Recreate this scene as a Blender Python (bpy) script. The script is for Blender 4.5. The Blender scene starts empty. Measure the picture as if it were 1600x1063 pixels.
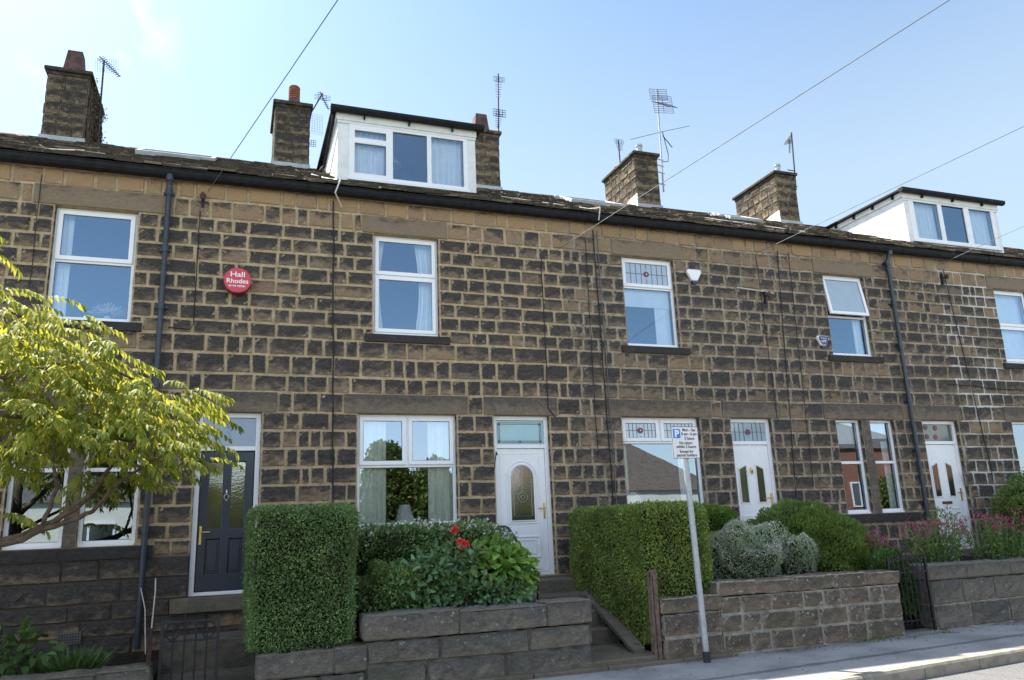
import bpy, math, random
import numpy as np
from mathutils import Vector, Matrix
random.seed(7); RNG = np.random.default_rng(7)
sc = bpy.context.scene
C = sc.collection
# ------------------------------------------------------------------ camera
cam = bpy.data.cameras.new('camera'); co = bpy.data.objects.new('camera', cam); C.objects.link(co)
R_ = Matrix(((0.94158785, -0.33461459, -0.03801838), (0.04347729, 0.23273093, -0.97156885), (0.33394916, 0.91316449, 0.23368475)))
M = Matrix.Identity(4)
for i in range(3):
    M[i][0] = R_[0][i]; M[i][1] = -R_[1][i]; M[i][2] = -R_[2][i]
M.translation = Vector((0, -11.3, 1.6)); co.matrix_world = M
cam.sensor_width = 36; cam.lens = 27.26; cam.clip_end = 3000; cam.clip_start = 0.05
sc.camera = co
# ------------------------------------------------------------------ light
SUN = Vector((-0.75, 1.0, 1.72)).normalized()
EL = math.asin(SUN.z); AZ = math.atan2(SUN.x, SUN.y)
w = bpy.data.worlds.new("World"); sc.world = w; w.use_nodes = True
nt = w.node_tree; nt.nodes.clear()
out = nt.nodes.new('ShaderNodeOutputWorld'); bg = nt.nodes.new('ShaderNodeBackground')
sky = nt.nodes.new('ShaderNodeTexSky'); sky.sky_type = 'NISHITA'; sky.sun_disc = False
sky.sun_elevation = EL; sky.sun_rotation = AZ; sky.air_density = 1.0; sky.dust_density = 0.6; sky.ozone_density = 1.2
bg.inputs['Strength'].default_value = 0.145
tc = nt.nodes.new('ShaderNodeTexCoord'); cn = nt.nodes.new('ShaderNodeTexNoise'); cn.inputs['Scale'].default_value = 7; cn.inputs['Detail'].default_value = 7
nt.links.new(tc.outputs['Generated'], cn.inputs['Vector'])
dp = nt.nodes.new('ShaderNodeVectorMath'); dp.operation = 'DOT_PRODUCT'
CD = Vector((-0.1568, 0.8311, 0.5335)).normalized()
dp.inputs[1].default_value = CD
nt.links.new(tc.outputs['Generated'], dp.inputs[0])
mr = nt.nodes.new('ShaderNodeMapRange'); mr.inputs[1].default_value = 0.996; mr.inputs[2].default_value = 0.9995
nt.links.new(dp.outputs['Value'], mr.inputs[0])
cr = nt.nodes.new('ShaderNodeMapRange'); cr.inputs[1].default_value = 0.47; cr.inputs[2].default_value = 0.68
nt.links.new(cn.outputs['Fac'], cr.inputs[0])
mm = nt.nodes.new('ShaderNodeMath'); mm.operation = 'MULTIPLY'
nt.links.new(mr.outputs[0], mm.inputs[0]); nt.links.new(cr.outputs[0], mm.inputs[1])
mx = nt.nodes.new('ShaderNodeMixRGB'); mx.inputs[2].default_value = (7.5, 7.6, 7.7, 1)
nt.links.new(mm.outputs[0], mx.inputs[0]); nt.links.new(sky.outputs[0], mx.inputs[1])
sx_ = nt.nodes.new('ShaderNodeSeparateXYZ'); nt.links.new(tc.outputs['Generated'], sx_.inputs[0])
dk = nt.nodes.new('ShaderNodeMapRange'); dk.inputs[1].default_value = -0.5; dk.inputs[2].default_value = 0.9; dk.inputs[3].default_value = 1.12; dk.inputs[4].default_value = 0.70
nt.links.new(sx_.outputs[1], dk.inputs[0]); mz = nt.nodes.new('ShaderNodeVectorMath'); mz.operation = 'SCALE'; nt.links.new(mx.outputs[0], mz.inputs[0]); nt.links.new(dk.outputs[0], mz.inputs['Scale'])
hs = nt.nodes.new('ShaderNodeHueSaturation'); st_ = nt.nodes.new('ShaderNodeMapRange'); st_.inputs[1].default_value = -0.3; st_.inputs[2].default_value = 0.5; st_.inputs[3].default_value = 0.62; st_.inputs[4].default_value = 1.0
nt.links.new(sx_.outputs[1], st_.inputs[0]); nt.links.new(st_.outputs[0], hs.inputs['Saturation'])
vx = nt.nodes.new('ShaderNodeMapRange'); vx.inputs[1].default_value = -0.2; vx.inputs[2].default_value = 0.65; vx.inputs[3].default_value = 1.0; vx.inputs[4].default_value = 0.67
nt.links.new(sx_.outputs[0], vx.inputs[0]); nt.links.new(vx.outputs[0], hs.inputs['Value'])
tn = nt.nodes.new('ShaderNodeMixRGB'); tn.blend_type = 'MULTIPLY'; tn.inputs[2].default_value = (.93, 1.0, 1.0, 1); tf = nt.nodes.new('ShaderNodeMapRange'); tf.inputs[1].default_value = -0.1; tf.inputs[2].default_value = 0.4
nt.links.new(sx_.outputs[1], tf.inputs[0]); nt.links.new(tf.outputs[0], tn.inputs[0]); nt.links.new(mz.outputs[0], tn.inputs[1])
nt.links.new(tn.outputs[0], hs.inputs['Color'])
pz = nt.nodes.new('ShaderNodeMapRange'); pz.inputs[1].default_value = 0.38; pz.inputs[2].default_value = 0.62; pz.inputs[3].default_value = 0.55; pz.inputs[4].default_value = 0.05
pm = nt.nodes.new('ShaderNodeMath'); pm.operation = 'MULTIPLY'; nt.links.new(sx_.outputs[2], pz.inputs[0]); nt.links.new(pz.outputs[0], pm.inputs[0]); nt.links.new(tf.outputs[0], pm.inputs[1])
pl = nt.nodes.new('ShaderNodeMixRGB'); pl.inputs[2].default_value = (1.75, 2.1, 2.3, 1); nt.links.new(pm.outputs[0], pl.inputs[0]); nt.links.new(hs.outputs[0], pl.inputs[1]); nt.links.new(pl.outputs[0], bg.inputs['Color']); nt.links.new(bg.outputs[0], out.inputs['Surface'])
sl = bpy.data.lights.new('sun', 'SUN'); sl.energy = 4.9; sl.angle = math.radians(0.53); sl.color = (1, 0.95, 0.86)
so = bpy.data.objects.new('sun', sl); C.objects.link(so); so.rotation_euler = SUN.to_track_quat('Z', 'Y').to_euler(); so.location = (0, 0, 30)
sc.view_settings.view_transform = 'Standard'; sc.view_settings.look = 'None'; sc.view_settings.exposure = 1.62; sc.view_settings.gamma = 1
sc.render.engine = 'CYCLES'
sc.cycles.max_bounces = 8; sc.cycles.transparent_max_bounces = 12
# ------------------------------------------------------------------ materials
def newmat(name):
    m = bpy.data.materials.new(name); m.use_nodes = True
    n = m.node_tree; n.nodes.clear()
    return m, n
class NG:
    def __init__(s, n): s.n = n
    def node(s, t, **k):
        x = s.n.nodes.new(t)
        for a, b in k.items(): setattr(x, a, b)
        return x
    def link(s, a, b): s.n.links.new(a, b)
    def pos(s):
        return s.node('ShaderNodeNewGeometry').outputs['Position']
    def mapping(s, v, scale):
        m = s.node('ShaderNodeMapping'); m.inputs['Scale'].default_value = scale; s.link(v, m.inputs['Vector']); return m.outputs[0]
    def noise(s, v, scale, detail=4, rough=0.55, out='Fac'):
        x = s.node('ShaderNodeTexNoise'); x.inputs['Scale'].default_value = scale; x.inputs['Detail'].default_value = detail; x.inputs['Roughness'].default_value = rough
        if v is not None: s.link(v, x.inputs['Vector'])
        return x.outputs[out]
    def inp(s, sock, v):
        if isinstance(v, (int, float)): sock.default_value = v
        elif isinstance(v, tuple): sock.default_value = v if len(v) == 4 or sock.type == 'VECTOR' else v + (1,)
        else: s.link(v, sock)
    def math(s, op, a, b=0.0, c=None, clamp=False):
        x = s.node('ShaderNodeMath', operation=op, use_clamp=clamp); s.inp(x.inputs[0], a); s.inp(x.inputs[1], b)
        if c is not None: s.inp(x.inputs[2], c)
        return x.outputs[0]
    def ramp(s, v, a, b, lo=0.0, hi=1.0, smooth=True):
        x = s.node('ShaderNodeMapRange'); x.interpolation_type = 'SMOOTHSTEP' if smooth else 'LINEAR'
        s.inp(x.inputs[0], v)
        for i, q in enumerate((a, b, lo, hi)): x.inputs[i + 1].default_value = q
        return x.outputs[0]
    def mix(s, f, a, b, mode='MIX'):
        x = s.node('ShaderNodeMixRGB', blend_type=mode); s.inp(x.inputs[0], f); s.inp(x.inputs[1], a); s.inp(x.inputs[2], b); return x.outputs[0]
    def bump(s, h, strength=0.5, dist=0.01):
        x = s.node('ShaderNodeBump'); x.inputs['Strength'].default_value = strength; x.inputs['Distance'].default_value = dist; s.link(h, x.inputs['Height']); return x.outputs[0]
    def bsdf(s, col, rough=0.8, spec=0.3, metal=0.0, normal=None):
        p = s.node('ShaderNodeBsdfPrincipled'); s.inp(p.inputs['Base Color'], col); s.inp(p.inputs['Roughness'], rough)
        p.inputs['Specular IOR Level'].default_value = spec; p.inputs['Metallic'].default_value = metal
        if normal is not None: s.link(normal, p.inputs['Normal'])
        return p
    def out(s, sh):
        o = s.node('ShaderNodeOutputMaterial'); s.link(sh, o.inputs['Surface'])

def stone_mat(name, soot=(.040, .036, .034), tan1=(.13, .103, .078), tan2=(.27, .205, .14), clean=(.42, .27, .14), mortar=(.50, .385, .235), bias=0.68, smear=1.0, green=0.0, lichen=0.0, mortar2=None, low=False):
    m, n = newmat(name); g = NG(n); p = g.pos()
    at = g.node('ShaderNodeAttribute', attribute_name='st'); sp = g.node('ShaderNodeSeparateColor'); g.link(at.outputs['Color'], sp.inputs[0])
    tone, cl, edge, vv = sp.outputs[0], sp.outputs[1], sp.outputs[2], at.outputs['Alpha']
    n1 = g.noise(g.mapping(p, (6.5, 6.5, 11)), 1.0, 7, 0.7)
    n2 = g.noise(g.mapping(p, (1.1, 1.1, 1.4)), 1.0, 3)
    n3 = g.noise(g.mapping(p, (28, 28, 60)), 1.0, 4, 0.7)
    f = g.math('MULTIPLY_ADD', n1, 4.4, -1.95 + bias)
    f = g.math('ADD', f, g.math('MULTIPLY_ADD', tone, 0.65, -0.22))
    f = g.math('ADD', f, g.math('MULTIPLY_ADD', vv, 1.5, -0.72))
    f = g.math('ADD', f, g.math('MULTIPLY_ADD', n2, 1.6, -0.75))
    f = g.math('ADD', f, g.math('MULTIPLY_ADD', n3, 1.0, -0.5))
    f = g.math('SUBTRACT', f, g.math('MULTIPLY', cl, 2.4))
    f = g.ramp(f, -0.15, 1.15)
    tan = g.mix(g.ramp(n3, .3, .7), tan1, tan2)
    tan = g.mix(g.math('MULTIPLY', cl, 0.8), tan, clean)
    n5 = g.noise(g.mapping(p, (14, 14, 46)), 1.0, 6, 0.8)
    so_ = g.mix(g.ramp(n3, .35, .75), soot, tuple(c * 2.2 for c in soot)); so_ = g.mix(g.ramp(n5, .5, .66, 0, .9), so_, tuple(c * .85 for c in tan1))
    col = g.mix(f, tan, so_)
    if green:
        gm = g.ramp(g.noise(p, 2.2, 5), .5, .7, 0, green); col = g.mix(gm, col, (.07, .085, .045))
    if lichen:
        lm = g.ramp(g.noise(p, 16, 4, .7), .62, .68, 0, lichen); col = g.mix(lm, col, (.42, .40, .33))
    # mortar smeared over the arrises
    e = g.math('ADD', edge, g.math('MULTIPLY_ADD', g.noise(p, 24, 3), 0.34 * smear, -0.19 * smear))
    em = g.ramp(e, 0.05, 0.13, 0.9 * min(1, smear), 0)
    mc = g.mix(g.ramp(g.noise(p, 9, 4), .3, .7), tuple(c * .75 for c in mortar), mortar)
    sxyz = g.node('ShaderNodeSeparateXYZ'); g.link(p, sxyz.inputs[0])
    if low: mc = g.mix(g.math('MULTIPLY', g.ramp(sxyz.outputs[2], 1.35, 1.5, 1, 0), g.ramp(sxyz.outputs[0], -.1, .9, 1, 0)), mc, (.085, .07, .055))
    if mortar2: mc = g.mix(g.ramp(g.noise(p, 1.1, 4, .6), .44, .58), mc, mortar2)
    col = g.mix(em, col, mc)
    fine = g.noise(g.mapping(p, (55, 55, 90)), 1.0, 5, 0.75)
    h = g.math('ADD', g.math('MULTIPLY', fine, .5), g.math('MULTIPLY', n1, 1.2))
    b = g.bsdf(col, 0.92, 0.15, normal=g.bump(h, 1.0, 0.02)); g.out(b.outputs[0]); return m
def simple_mat(name, col, rough=0.6, spec=0.4, metal=0, var=0.15, scale=6, bumpd=0.0, bscale=40, col2=None):
    m, n = newmat(name); g = NG(n); p = g.pos()
    c2 = col2 or tuple(c * (1 - var * 1.6) for c in col)
    c = g.mix(g.ramp(g.noise(p, scale, 5, .6), .35, .7), col, c2)
    nrm = g.bump(g.noise(p, bscale, 4, .7), 0.6, bumpd) if bumpd else None
    rr = g.ramp(g.noise(p, scale * 2, 3), .3, .7, rough * .85, min(1, rough * 1.15))
    b = g.bsdf(c, rr, spec, metal, nrm); g.out(b.outputs[0]); return m
def mortar_low(name, c1, c2):
    m, n = newmat(name); g = NG(n); p = g.pos(); q = g.node('ShaderNodeSeparateXYZ'); g.link(p, q.inputs[0])
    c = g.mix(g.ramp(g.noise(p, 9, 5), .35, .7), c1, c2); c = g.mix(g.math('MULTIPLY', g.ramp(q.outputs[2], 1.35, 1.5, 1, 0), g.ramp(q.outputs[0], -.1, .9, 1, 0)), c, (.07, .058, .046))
    g.out(g.bsdf(c, .95, .1, normal=g.bump(g.noise(p, 60, 4, .7), .6, .006)).outputs[0]); return m
def leaf_mat(name, cols, trans=0.35, rough=0.5, spec=0.35, k=1.75, brown=0):
    cols = [tuple(min(.9, c * k) for c in q) for q in cols]
    m, n = newmat(name); g = NG(n)
    ge = g.node('ShaderNodeNewGeometry'); r = g.node('ShaderNodeValToRGB')
    cr_ = r.color_ramp
    for i, c in enumerate(cols):
        t = i / max(1, len(cols) - 1)
        if i < 2: e = cr_.elements[i]; e.position = t if i == 0 else (1.0 if len(cols) == 2 else t)
        else: e = cr_.elements.new(t)
        e.color = c + (1,)
    g.link(ge.outputs['Random Per Island'], r.inputs[0])
    nn = g.noise(ge.outputs['Position'], 2.5, 3)
    col = g.mix(g.ramp(nn, .35, .7, 0, .45), r.outputs[0], tuple(c * .5 for c in cols[0]))
    if brown: col = g.mix(g.ramp(g.noise(ge.outputs['Position'], 5, 4, .7), .52, .68, 0, brown), col, (.13, .085, .035))
    b = g.bsdf(col, rough, spec); t = g.node('ShaderNodeBsdfTranslucent')
    g.link(g.mix(0.5, col, (cols[-1][0] * 1.3, cols[-1][1] * 1.2, cols[-1][2] * .6)), t.inputs[0])
    ms = g.node('ShaderNodeMixShader'); ms.inputs[0].default_value = trans; g.link(b.outputs[0], ms.inputs[1]); g.link(t.outputs[0], ms.inputs[2]); g.out(ms.outputs[0]); return m
def glass_mat(name, base=0.16, tint=(.92, .95, .95), ripple=0.0015, rough=0.0, refl=(.45, .72, 1.0)):
    m, n = newmat(name); g = NG(n); p = g.pos()
    gl = g.node('ShaderNodeBsdfGlossy'); gl.inputs['Roughness'].default_value = rough; gl.inputs['Color'].default_value = refl + (1,)
    if ripple: g.link(g.bump(g.noise(p, 1.1, 1), 0.15, ripple * 4), gl.inputs['Normal'])
    tr = g.node('ShaderNodeBsdfTransparent'); tr.inputs[0].default_value = tint + (1,)
    fr = g.node('ShaderNodeFresnel'); fr.inputs[0].default_value = 1.5
    f = g.math('MULTIPLY_ADD', fr.outputs[0], 1.1, base, clamp=True)
    ms = g.node('ShaderNodeMixShader'); g.link(f, ms.inputs[0]); g.link(tr.outputs[0], ms.inputs[1]); g.link(gl.outputs[0], ms.inputs[2]); g.out(ms.outputs[0]); return m
def frost_mat(name, col, gloss=0.2, rough=0.05, bumpd=0.0):
    m, n = newmat(name); g = NG(n); p = g.pos()
    gl = g.node('ShaderNodeBsdfGlossy'); gl.inputs['Roughness'].default_value = rough
    if bumpd: g.link(g.bump(g.noise(p, 45, 3), 0.5, bumpd), gl.inputs['Normal'])
    d = g.node('ShaderNodeBsdfDiffuse'); g.link(g.mix(g.noise(p, 5, 3), col, tuple(c * .8 for c in col)), d.inputs[0])
    ms = g.node('ShaderNodeMixShader'); ms.inputs[0].default_value = gloss; g.link(d.outputs[0], ms.inputs[1]); g.link(gl.outputs[0], ms.inputs[2]); g.out(ms.outputs[0]); return m

MAT = {}
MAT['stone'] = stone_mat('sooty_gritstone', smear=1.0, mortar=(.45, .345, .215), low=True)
MAT['stone_brown'] = stone_mat('brown_sooty_gritstone', tan1=(.125, .10, .078), tan2=(.22, .17, .12), mortar=(.37, .30, .215), bias=.55, smear=1.15, green=.22)
MAT['stone_white_pointed'] = stone_mat('gritstone_white_pointing', mortar=(.60, .59, .52), smear=0.7, mortar2=(.30, .25, .18), bias=.30, green=.35)
MAT['mortar_brown'] = simple_mat('brown_lime_mortar', (.39, .315, .225), .95, .1, var=.35, scale=7, bumpd=.006, bscale=60)
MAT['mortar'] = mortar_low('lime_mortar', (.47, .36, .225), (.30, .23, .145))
MAT['mortar_white'] = simple_mat('white_cement_pointing', (.58, .56, .50), .95, .1, col2=(.30, .25, .18), scale=1.1, bumpd=.004, bscale=60)
MAT['ashlar'] = stone_mat('dressed_lintel_stone', soot=(.075, .064, .055), tan1=(.15, .12, .09), tan2=(.24, .185, .125), clean=(.32, .235, .145), bias=.1, smear=0.0)
MAT['sill'] = stone_mat('dark_sill_stone', soot=(.032, .03, .03), tan1=(.06, .05, .04), tan2=(.09, .07, .055), bias=.35, smear=0)
MAT['chimney'] = stone_mat('chimney_stone', soot=(.032, .027, .024), tan1=(.12, .09, .06), tan2=(.34, .26, .16), mortar=(.46, .37, .25), bias=.35, smear=.5, green=.15, lichen=.3)
MAT['gardenstone'] = stone_mat('garden_wall_stone', soot=(.07, .067, .06), tan1=(.12, .11, .09), tan2=(.21, .18, .145), mortar=(.16, .145, .12), bias=-.05, smear=.7, green=.4, lichen=.5)
MAT['gardenstone_pointed'] = stone_mat('pointed_garden_wall_stone', soot=(.075, .065, .054), tan1=(.15, .115, .085), tan2=(.23, .18, .125), mortar=(.34, .31, .25), bias=.2, smear=1.4, green=.5, lichen=.9)
MAT['garden_mortar'] = simple_mat('garden_wall_joint', (.13, .12, .10), .95, .1, var=.35, scale=7, bumpd=.006)
MAT['garden_mortar_light'] = simple_mat('garden_wall_pointing', (.35, .32, .26), .95, .1, var=.3, scale=7, bumpd=.006)
MAT['white'] = simple_mat('white_upvc', (.80, .80, .80), .28, .5, var=.03, scale=3)
MAT['white_dull'] = simple_mat('weathered_white_board', (.74, .74, .71), .5, .4, var=.08, scale=4)
MAT['anthracite'] = simple_mat('anthracite_door_paint', (.018, .026, .042), .35, .5, var=.1, scale=3)
MAT['black'] = simple_mat('black_gutter_paint', (.012, .012, .013), .6, .2, var=.3, scale=8, bumpd=.002)
MAT['pipe'] = simple_mat('blue_black_downpipe_paint', (.022, .032, .045), .35, .5, var=.25, scale=8)
MAT['slate'] = simple_mat('mossy_stone_slate', (.13, .105, .08), .9, .2, scale=5, bumpd=.01, bscale=30, col2=(.045, .043, .032))
def slate():
    m, n = newmat('mossy_stone_slates'); g = NG(n); ge = g.node('ShaderNodeNewGeometry'); p = ge.outputs['Position']
    c = g.mix(g.ramp(g.noise(p, 7, 5), .35, .7), (.085, .068, .052), (.04, .034, .028)); c = g.mix(g.ramp(ge.outputs['Random Per Island'], .62, 1., 0, .9), c, (.21, .17, .12))
    c = g.mix(g.ramp(g.noise(p, 3, 5), .55, .7, 0, .6), c, (.05, .055, .022)); c = g.mix(g.ramp(g.noise(p, 18, 4, .75), .58, .66, 0, .6), c, (.38, .32, .22))
    g.out(g.bsdf(c, .9, .2, normal=g.bump(g.noise(p, 30, 4, .7), .7, .012)).outputs[0]); MAT['slate'] = m
slate()
MAT['lead'] = simple_mat('lead_flashing', (.42, .44, .46), .55, .4, var=.15)
MAT['whitewash'] = simple_mat('white_render_fillet', (.78, .77, .73), .8, .2, var=.1, scale=5)
MAT['terracotta'] = simple_mat('terracotta', (.35, .13, .075), .75, .3, var=.2)
MAT['potdark'] = simple_mat('sooty_clay', (.12, .065, .055), .8, .3, var=.3)
MAT['steel'] = simple_mat('galvanised_steel', (.42, .44, .46), .5, .4, metal=.3, var=.12, scale=12)
MAT['aerial'] = simple_mat('aerial_aluminium', (.055, .055, .065), .6, .2, metal=0, var=.1)
MAT['iron'] = simple_mat('black_iron', (.012, .013, .016), .5, .4, var=.2, bumpd=.002)
MAT['iron_rust'] = simple_mat('rusty_iron', (.05, .028, .02), .8, .3, var=.3, scale=14, bumpd=.003)
MAT['gold'] = simple_mat('brass', (.75, .52, .17), .25, .5, metal=.9, var=.08)
MAT['chrome'] = simple_mat('chrome', (.7, .7, .7), .15, .5, metal=1, var=.05)
MAT['glass'] = glass_mat('window_glass')
MAT['glass_ground'] = glass_mat('ground_floor_glass', base=.24, refl=(.66, .82, 1.0))
MAT['glass_dormer'] = glass_mat('dormer_glass', base=.15)
MAT['frosted'] = frost_mat('frosted_glass', (.33, .43, .50), .2, .03)
MAT['leaded_glass'] = frost_mat('leaded_light_glass', (.33, .43, .52), .14, .05)
MAT['aqua_glass'] = frost_mat('aqua_fanlight_glass', (.24, .46, .50), .1, .08)
MAT['fan_blue'] = frost_mat('blue_fanlight_glass', (.10, .17, .26), .1, .12)
MAT['fan_grey'] = frost_mat('grey_fanlight_glass', (.12, .135, .12), .1, .05)
MAT['door_glass'] = frost_mat('obscure_door_glass', (.035, .038, .035), .35, .03, .0015)
MAT['lead_came'] = simple_mat('lead_came', (.06, .065, .075), .5, .4)
MAT['rose_glass'] = simple_mat('red_stained_glass', (.20, .03, .05), .3, .5)
MAT['curtain'] = simple_mat('white_net_curtain', (.88, .89, .89), .9, .1, var=.05)
MAT['curtain_cream'] = simple_mat('cream_curtain', (.85, .85, .76), .9, .1, var=.06)
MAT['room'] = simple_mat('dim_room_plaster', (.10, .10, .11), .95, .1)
MAT['wood'] = simple_mat('weathered_wood_post', (.17, .125, .095), .85, .2, var=.35, scale=18, bumpd=.006, bscale=25)
MAT['mirrorwood'] = simple_mat('mirror_frame_wood', (.22, .11, .06), .5, .4)
MAT['red'] = simple_mat('red_sign_plastic', (.56, .035, .055), .35, .5, var=.06)
MAT['red_dark'] = simple_mat('dark_red_sign_rim', (.33, .018, .028), .4, .5, var=.06)
MAT['navy'] = simple_mat('navy_plastic', (.018, .035, .14), .35, .5, var=.06)
MAT['sign'] = simple_mat('sign_plate', (.72, .70, .70), .4, .4, var=.04)
MAT['signblue'] = simple_mat('sign_blue', (.02, .20, .60), .4, .4, var=.04)
MAT['ink'] = simple_mat('black_lettering', (.03, .03, .03), .5, .3)
MAT['inkwhite'] = simple_mat('white_lettering', (.82, .82, .82), .4, .3, var=.02)
MAT['soil'] = simple_mat('dark_soil', (.035, .027, .02), .95, .1, var=.4, scale=12, bumpd=.03, bscale=18)
MAT['rail'] = simple_mat('black_handrail', (.015, .017, .022), .35, .5)
MAT['etched'] = simple_mat('etched_numeral', (.24, .36, .48), .5, .3, var=.02)
MAT['bark'] = simple_mat('tree_bark', (.13, .095, .065), .9, .2, var=.35, scale=16, bumpd=.012, bscale=22)
MAT['cable'] = simple_mat('black_cable', (.02, .02, .022), .6, .3)
MAT['cable_grey'] = simple_mat('grey_cable', (.13, .13, .135), .6, .3)
MAT['cable_white'] = simple_mat('pale_cable', (.62, .56, .50), .6, .3)
MAT['brick'] = simple_mat('red_brick', (.30, .13, .085), .9, .2, var=.25, scale=10, bumpd=.004)
MAT['cream'] = simple_mat('cream_render', (.72, .68, .58), .9, .2, var=.06)
MAT['brown_tile'] = simple_mat('brown_roof_tile', (.15, .115, .09), .85, .2, var=.3, scale=9, bumpd=.01)
MAT['grey_tile'] = simple_mat('grey_roof_tile', (.13, .12, .11), .85, .2, var=.3, scale=9, bumpd=.01)
MAT['stepstone'] = stone_mat('worn_step_stone', soot=(.06, .056, .05), tan1=(.13, .11, .085), tan2=(.19, .16, .12), bias=-.4, smear=0, green=.5)
MAT['hedge'] = leaf_mat('privet_leaves', [(.045, .08, .035), (.09, .16, .055), (.18, .26, .09), (.11, .18, .07)], .22, brown=.4)
MAT['hedge_yellow'] = leaf_mat('yellow_green_privet', [(.065, .095, .024), (.115, .17, .04), (.20, .26, .06), (.14, .19, .045)], .25, brown=.5)
MAT['hedge_core'] = simple_mat('hedge_inner_twigs', (.03, .035, .016), .95, .05, var=.4, scale=20)
MAT['treeleaf'] = leaf_mat('rowan_leaflets', [(.08, .14, .025), (.16, .225, .035), (.28, .31, .05), (.40, .38, .08)], .48, .55, .15, k=1.15)
MAT['bigleaf'] = leaf_mat('broad_garden_leaves', [(.06, .13, .03), (.11, .21, .045), (.20, .28, .06)], .3, .45)
MAT['roseleaf'] = leaf_mat('rose_leaves', [(.05, .10, .045), (.08, .15, .07), (.13, .20, .09)], .25, .45)
MAT['darkleaf'] = leaf_mat('small_dark_leaves', [(.03, .055, .018), (.055, .10, .028), (.09, .15, .035)], .2)
MAT['brightshrub'] = leaf_mat('bright_shrub_leaves', [(.05, .10, .015), (.09, .17, .03), (.13, .21, .04)], .3)
MAT['moundleaf'] = leaf_mat('hebe_leaves', [(.055, .09, .018), (.09, .14, .03), (.135, .185, .045)], .25)
MAT['silverleaf'] = leaf_mat('silver_leaves', [(.14, .19, .12), (.22, .28, .19), (.32, .36, .28)], .2)
MAT['paleflower'] = leaf_mat('white_petals', [(.70, .70, .64), (.62, .58, .55)], .2, k=1)
MAT['pinkflower'] = leaf_mat('pink_petals', [(.46, .08, .17), (.58, .18, .28), (.38, .06, .13)], .25, k=1)
MAT['redflower'] = leaf_mat('coral_red_petals', [(.78, .07, .07), (.88, .16, .13)], .2, k=1)
MAT['yellowtip'] = leaf_mat('yellow_tips', [(.30, .26, .05), (.36, .22, .06)], .3, k=1)
MAT['ivy_dead'] = leaf_mat('dead_ivy', [(.06, .04, .025), (.13, .09, .055), (.20, .15, .10)], .1, k=1)
MAT['farleaf'] = leaf_mat('bush_leaves', [(.025, .045, .012), (.06, .085, .018), (.13, .14, .03)], .4)
def ground_mats():
    m, n = newmat('asphalt_pavement'); g = NG(n); p = g.pos()
    a = g.noise(p, 90, 3, .8); b = g.noise(p, 1.3, 4); sx = g.node('ShaderNodeSeparateXYZ'); g.link(p, sx.inputs[0])
    col = g.mix(g.ramp(a, .35, .7), (.25, .245, .23), (.37, .36, .34)); col = g.mix(g.ramp(b, .4, .7, 0, .5), col, (.10, .10, .105))
    # a long repair seam runs beside the kerb
    d = g.math('ABSOLUTE', g.math('ADD', g.math('SUBTRACT', sx.outputs[1], g.math('MULTIPLY', sx.outputs[0], .08)), 4.28))
    d = g.math('ADD', d, g.math('MULTIPLY_ADD', g.noise(p, 3, 3), .08, -.04))
    col = g.mix(g.ramp(d, .03, .07, .6, 0), col, (.055, .055, .06))
    g.out(g.bsdf(col, .9, .25, normal=g.bump(a, .5, .004)).outputs[0]); MAT['pavement'] = m
    m, n = newmat('asphalt_road'); g = NG(n); p = g.pos(); a = g.noise(p, 70, 3, .8)
    col = g.mix(g.ramp(a, .35, .7), (.10, .10, .10), (.21, .20, .19)); col = g.mix(g.ramp(g.noise(p, .6, 4), .4, .7, 0, .4), col, (.08, .08, .08))
    g.out(g.bsdf(col, .9, .25, normal=g.bump(a, .6, .006)).outputs[0]); MAT['road'] = m
    MAT['kerb'] = simple_mat('gritstone_kerb', (.30, .27, .22), .9, .2, var=.2, scale=9, bumpd=.006)
    MAT['grass'] = simple_mat('grass_ground', (.07, .10, .03), .95, .1, var=.3, scale=3, bumpd=.03)
ground_mats()
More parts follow.
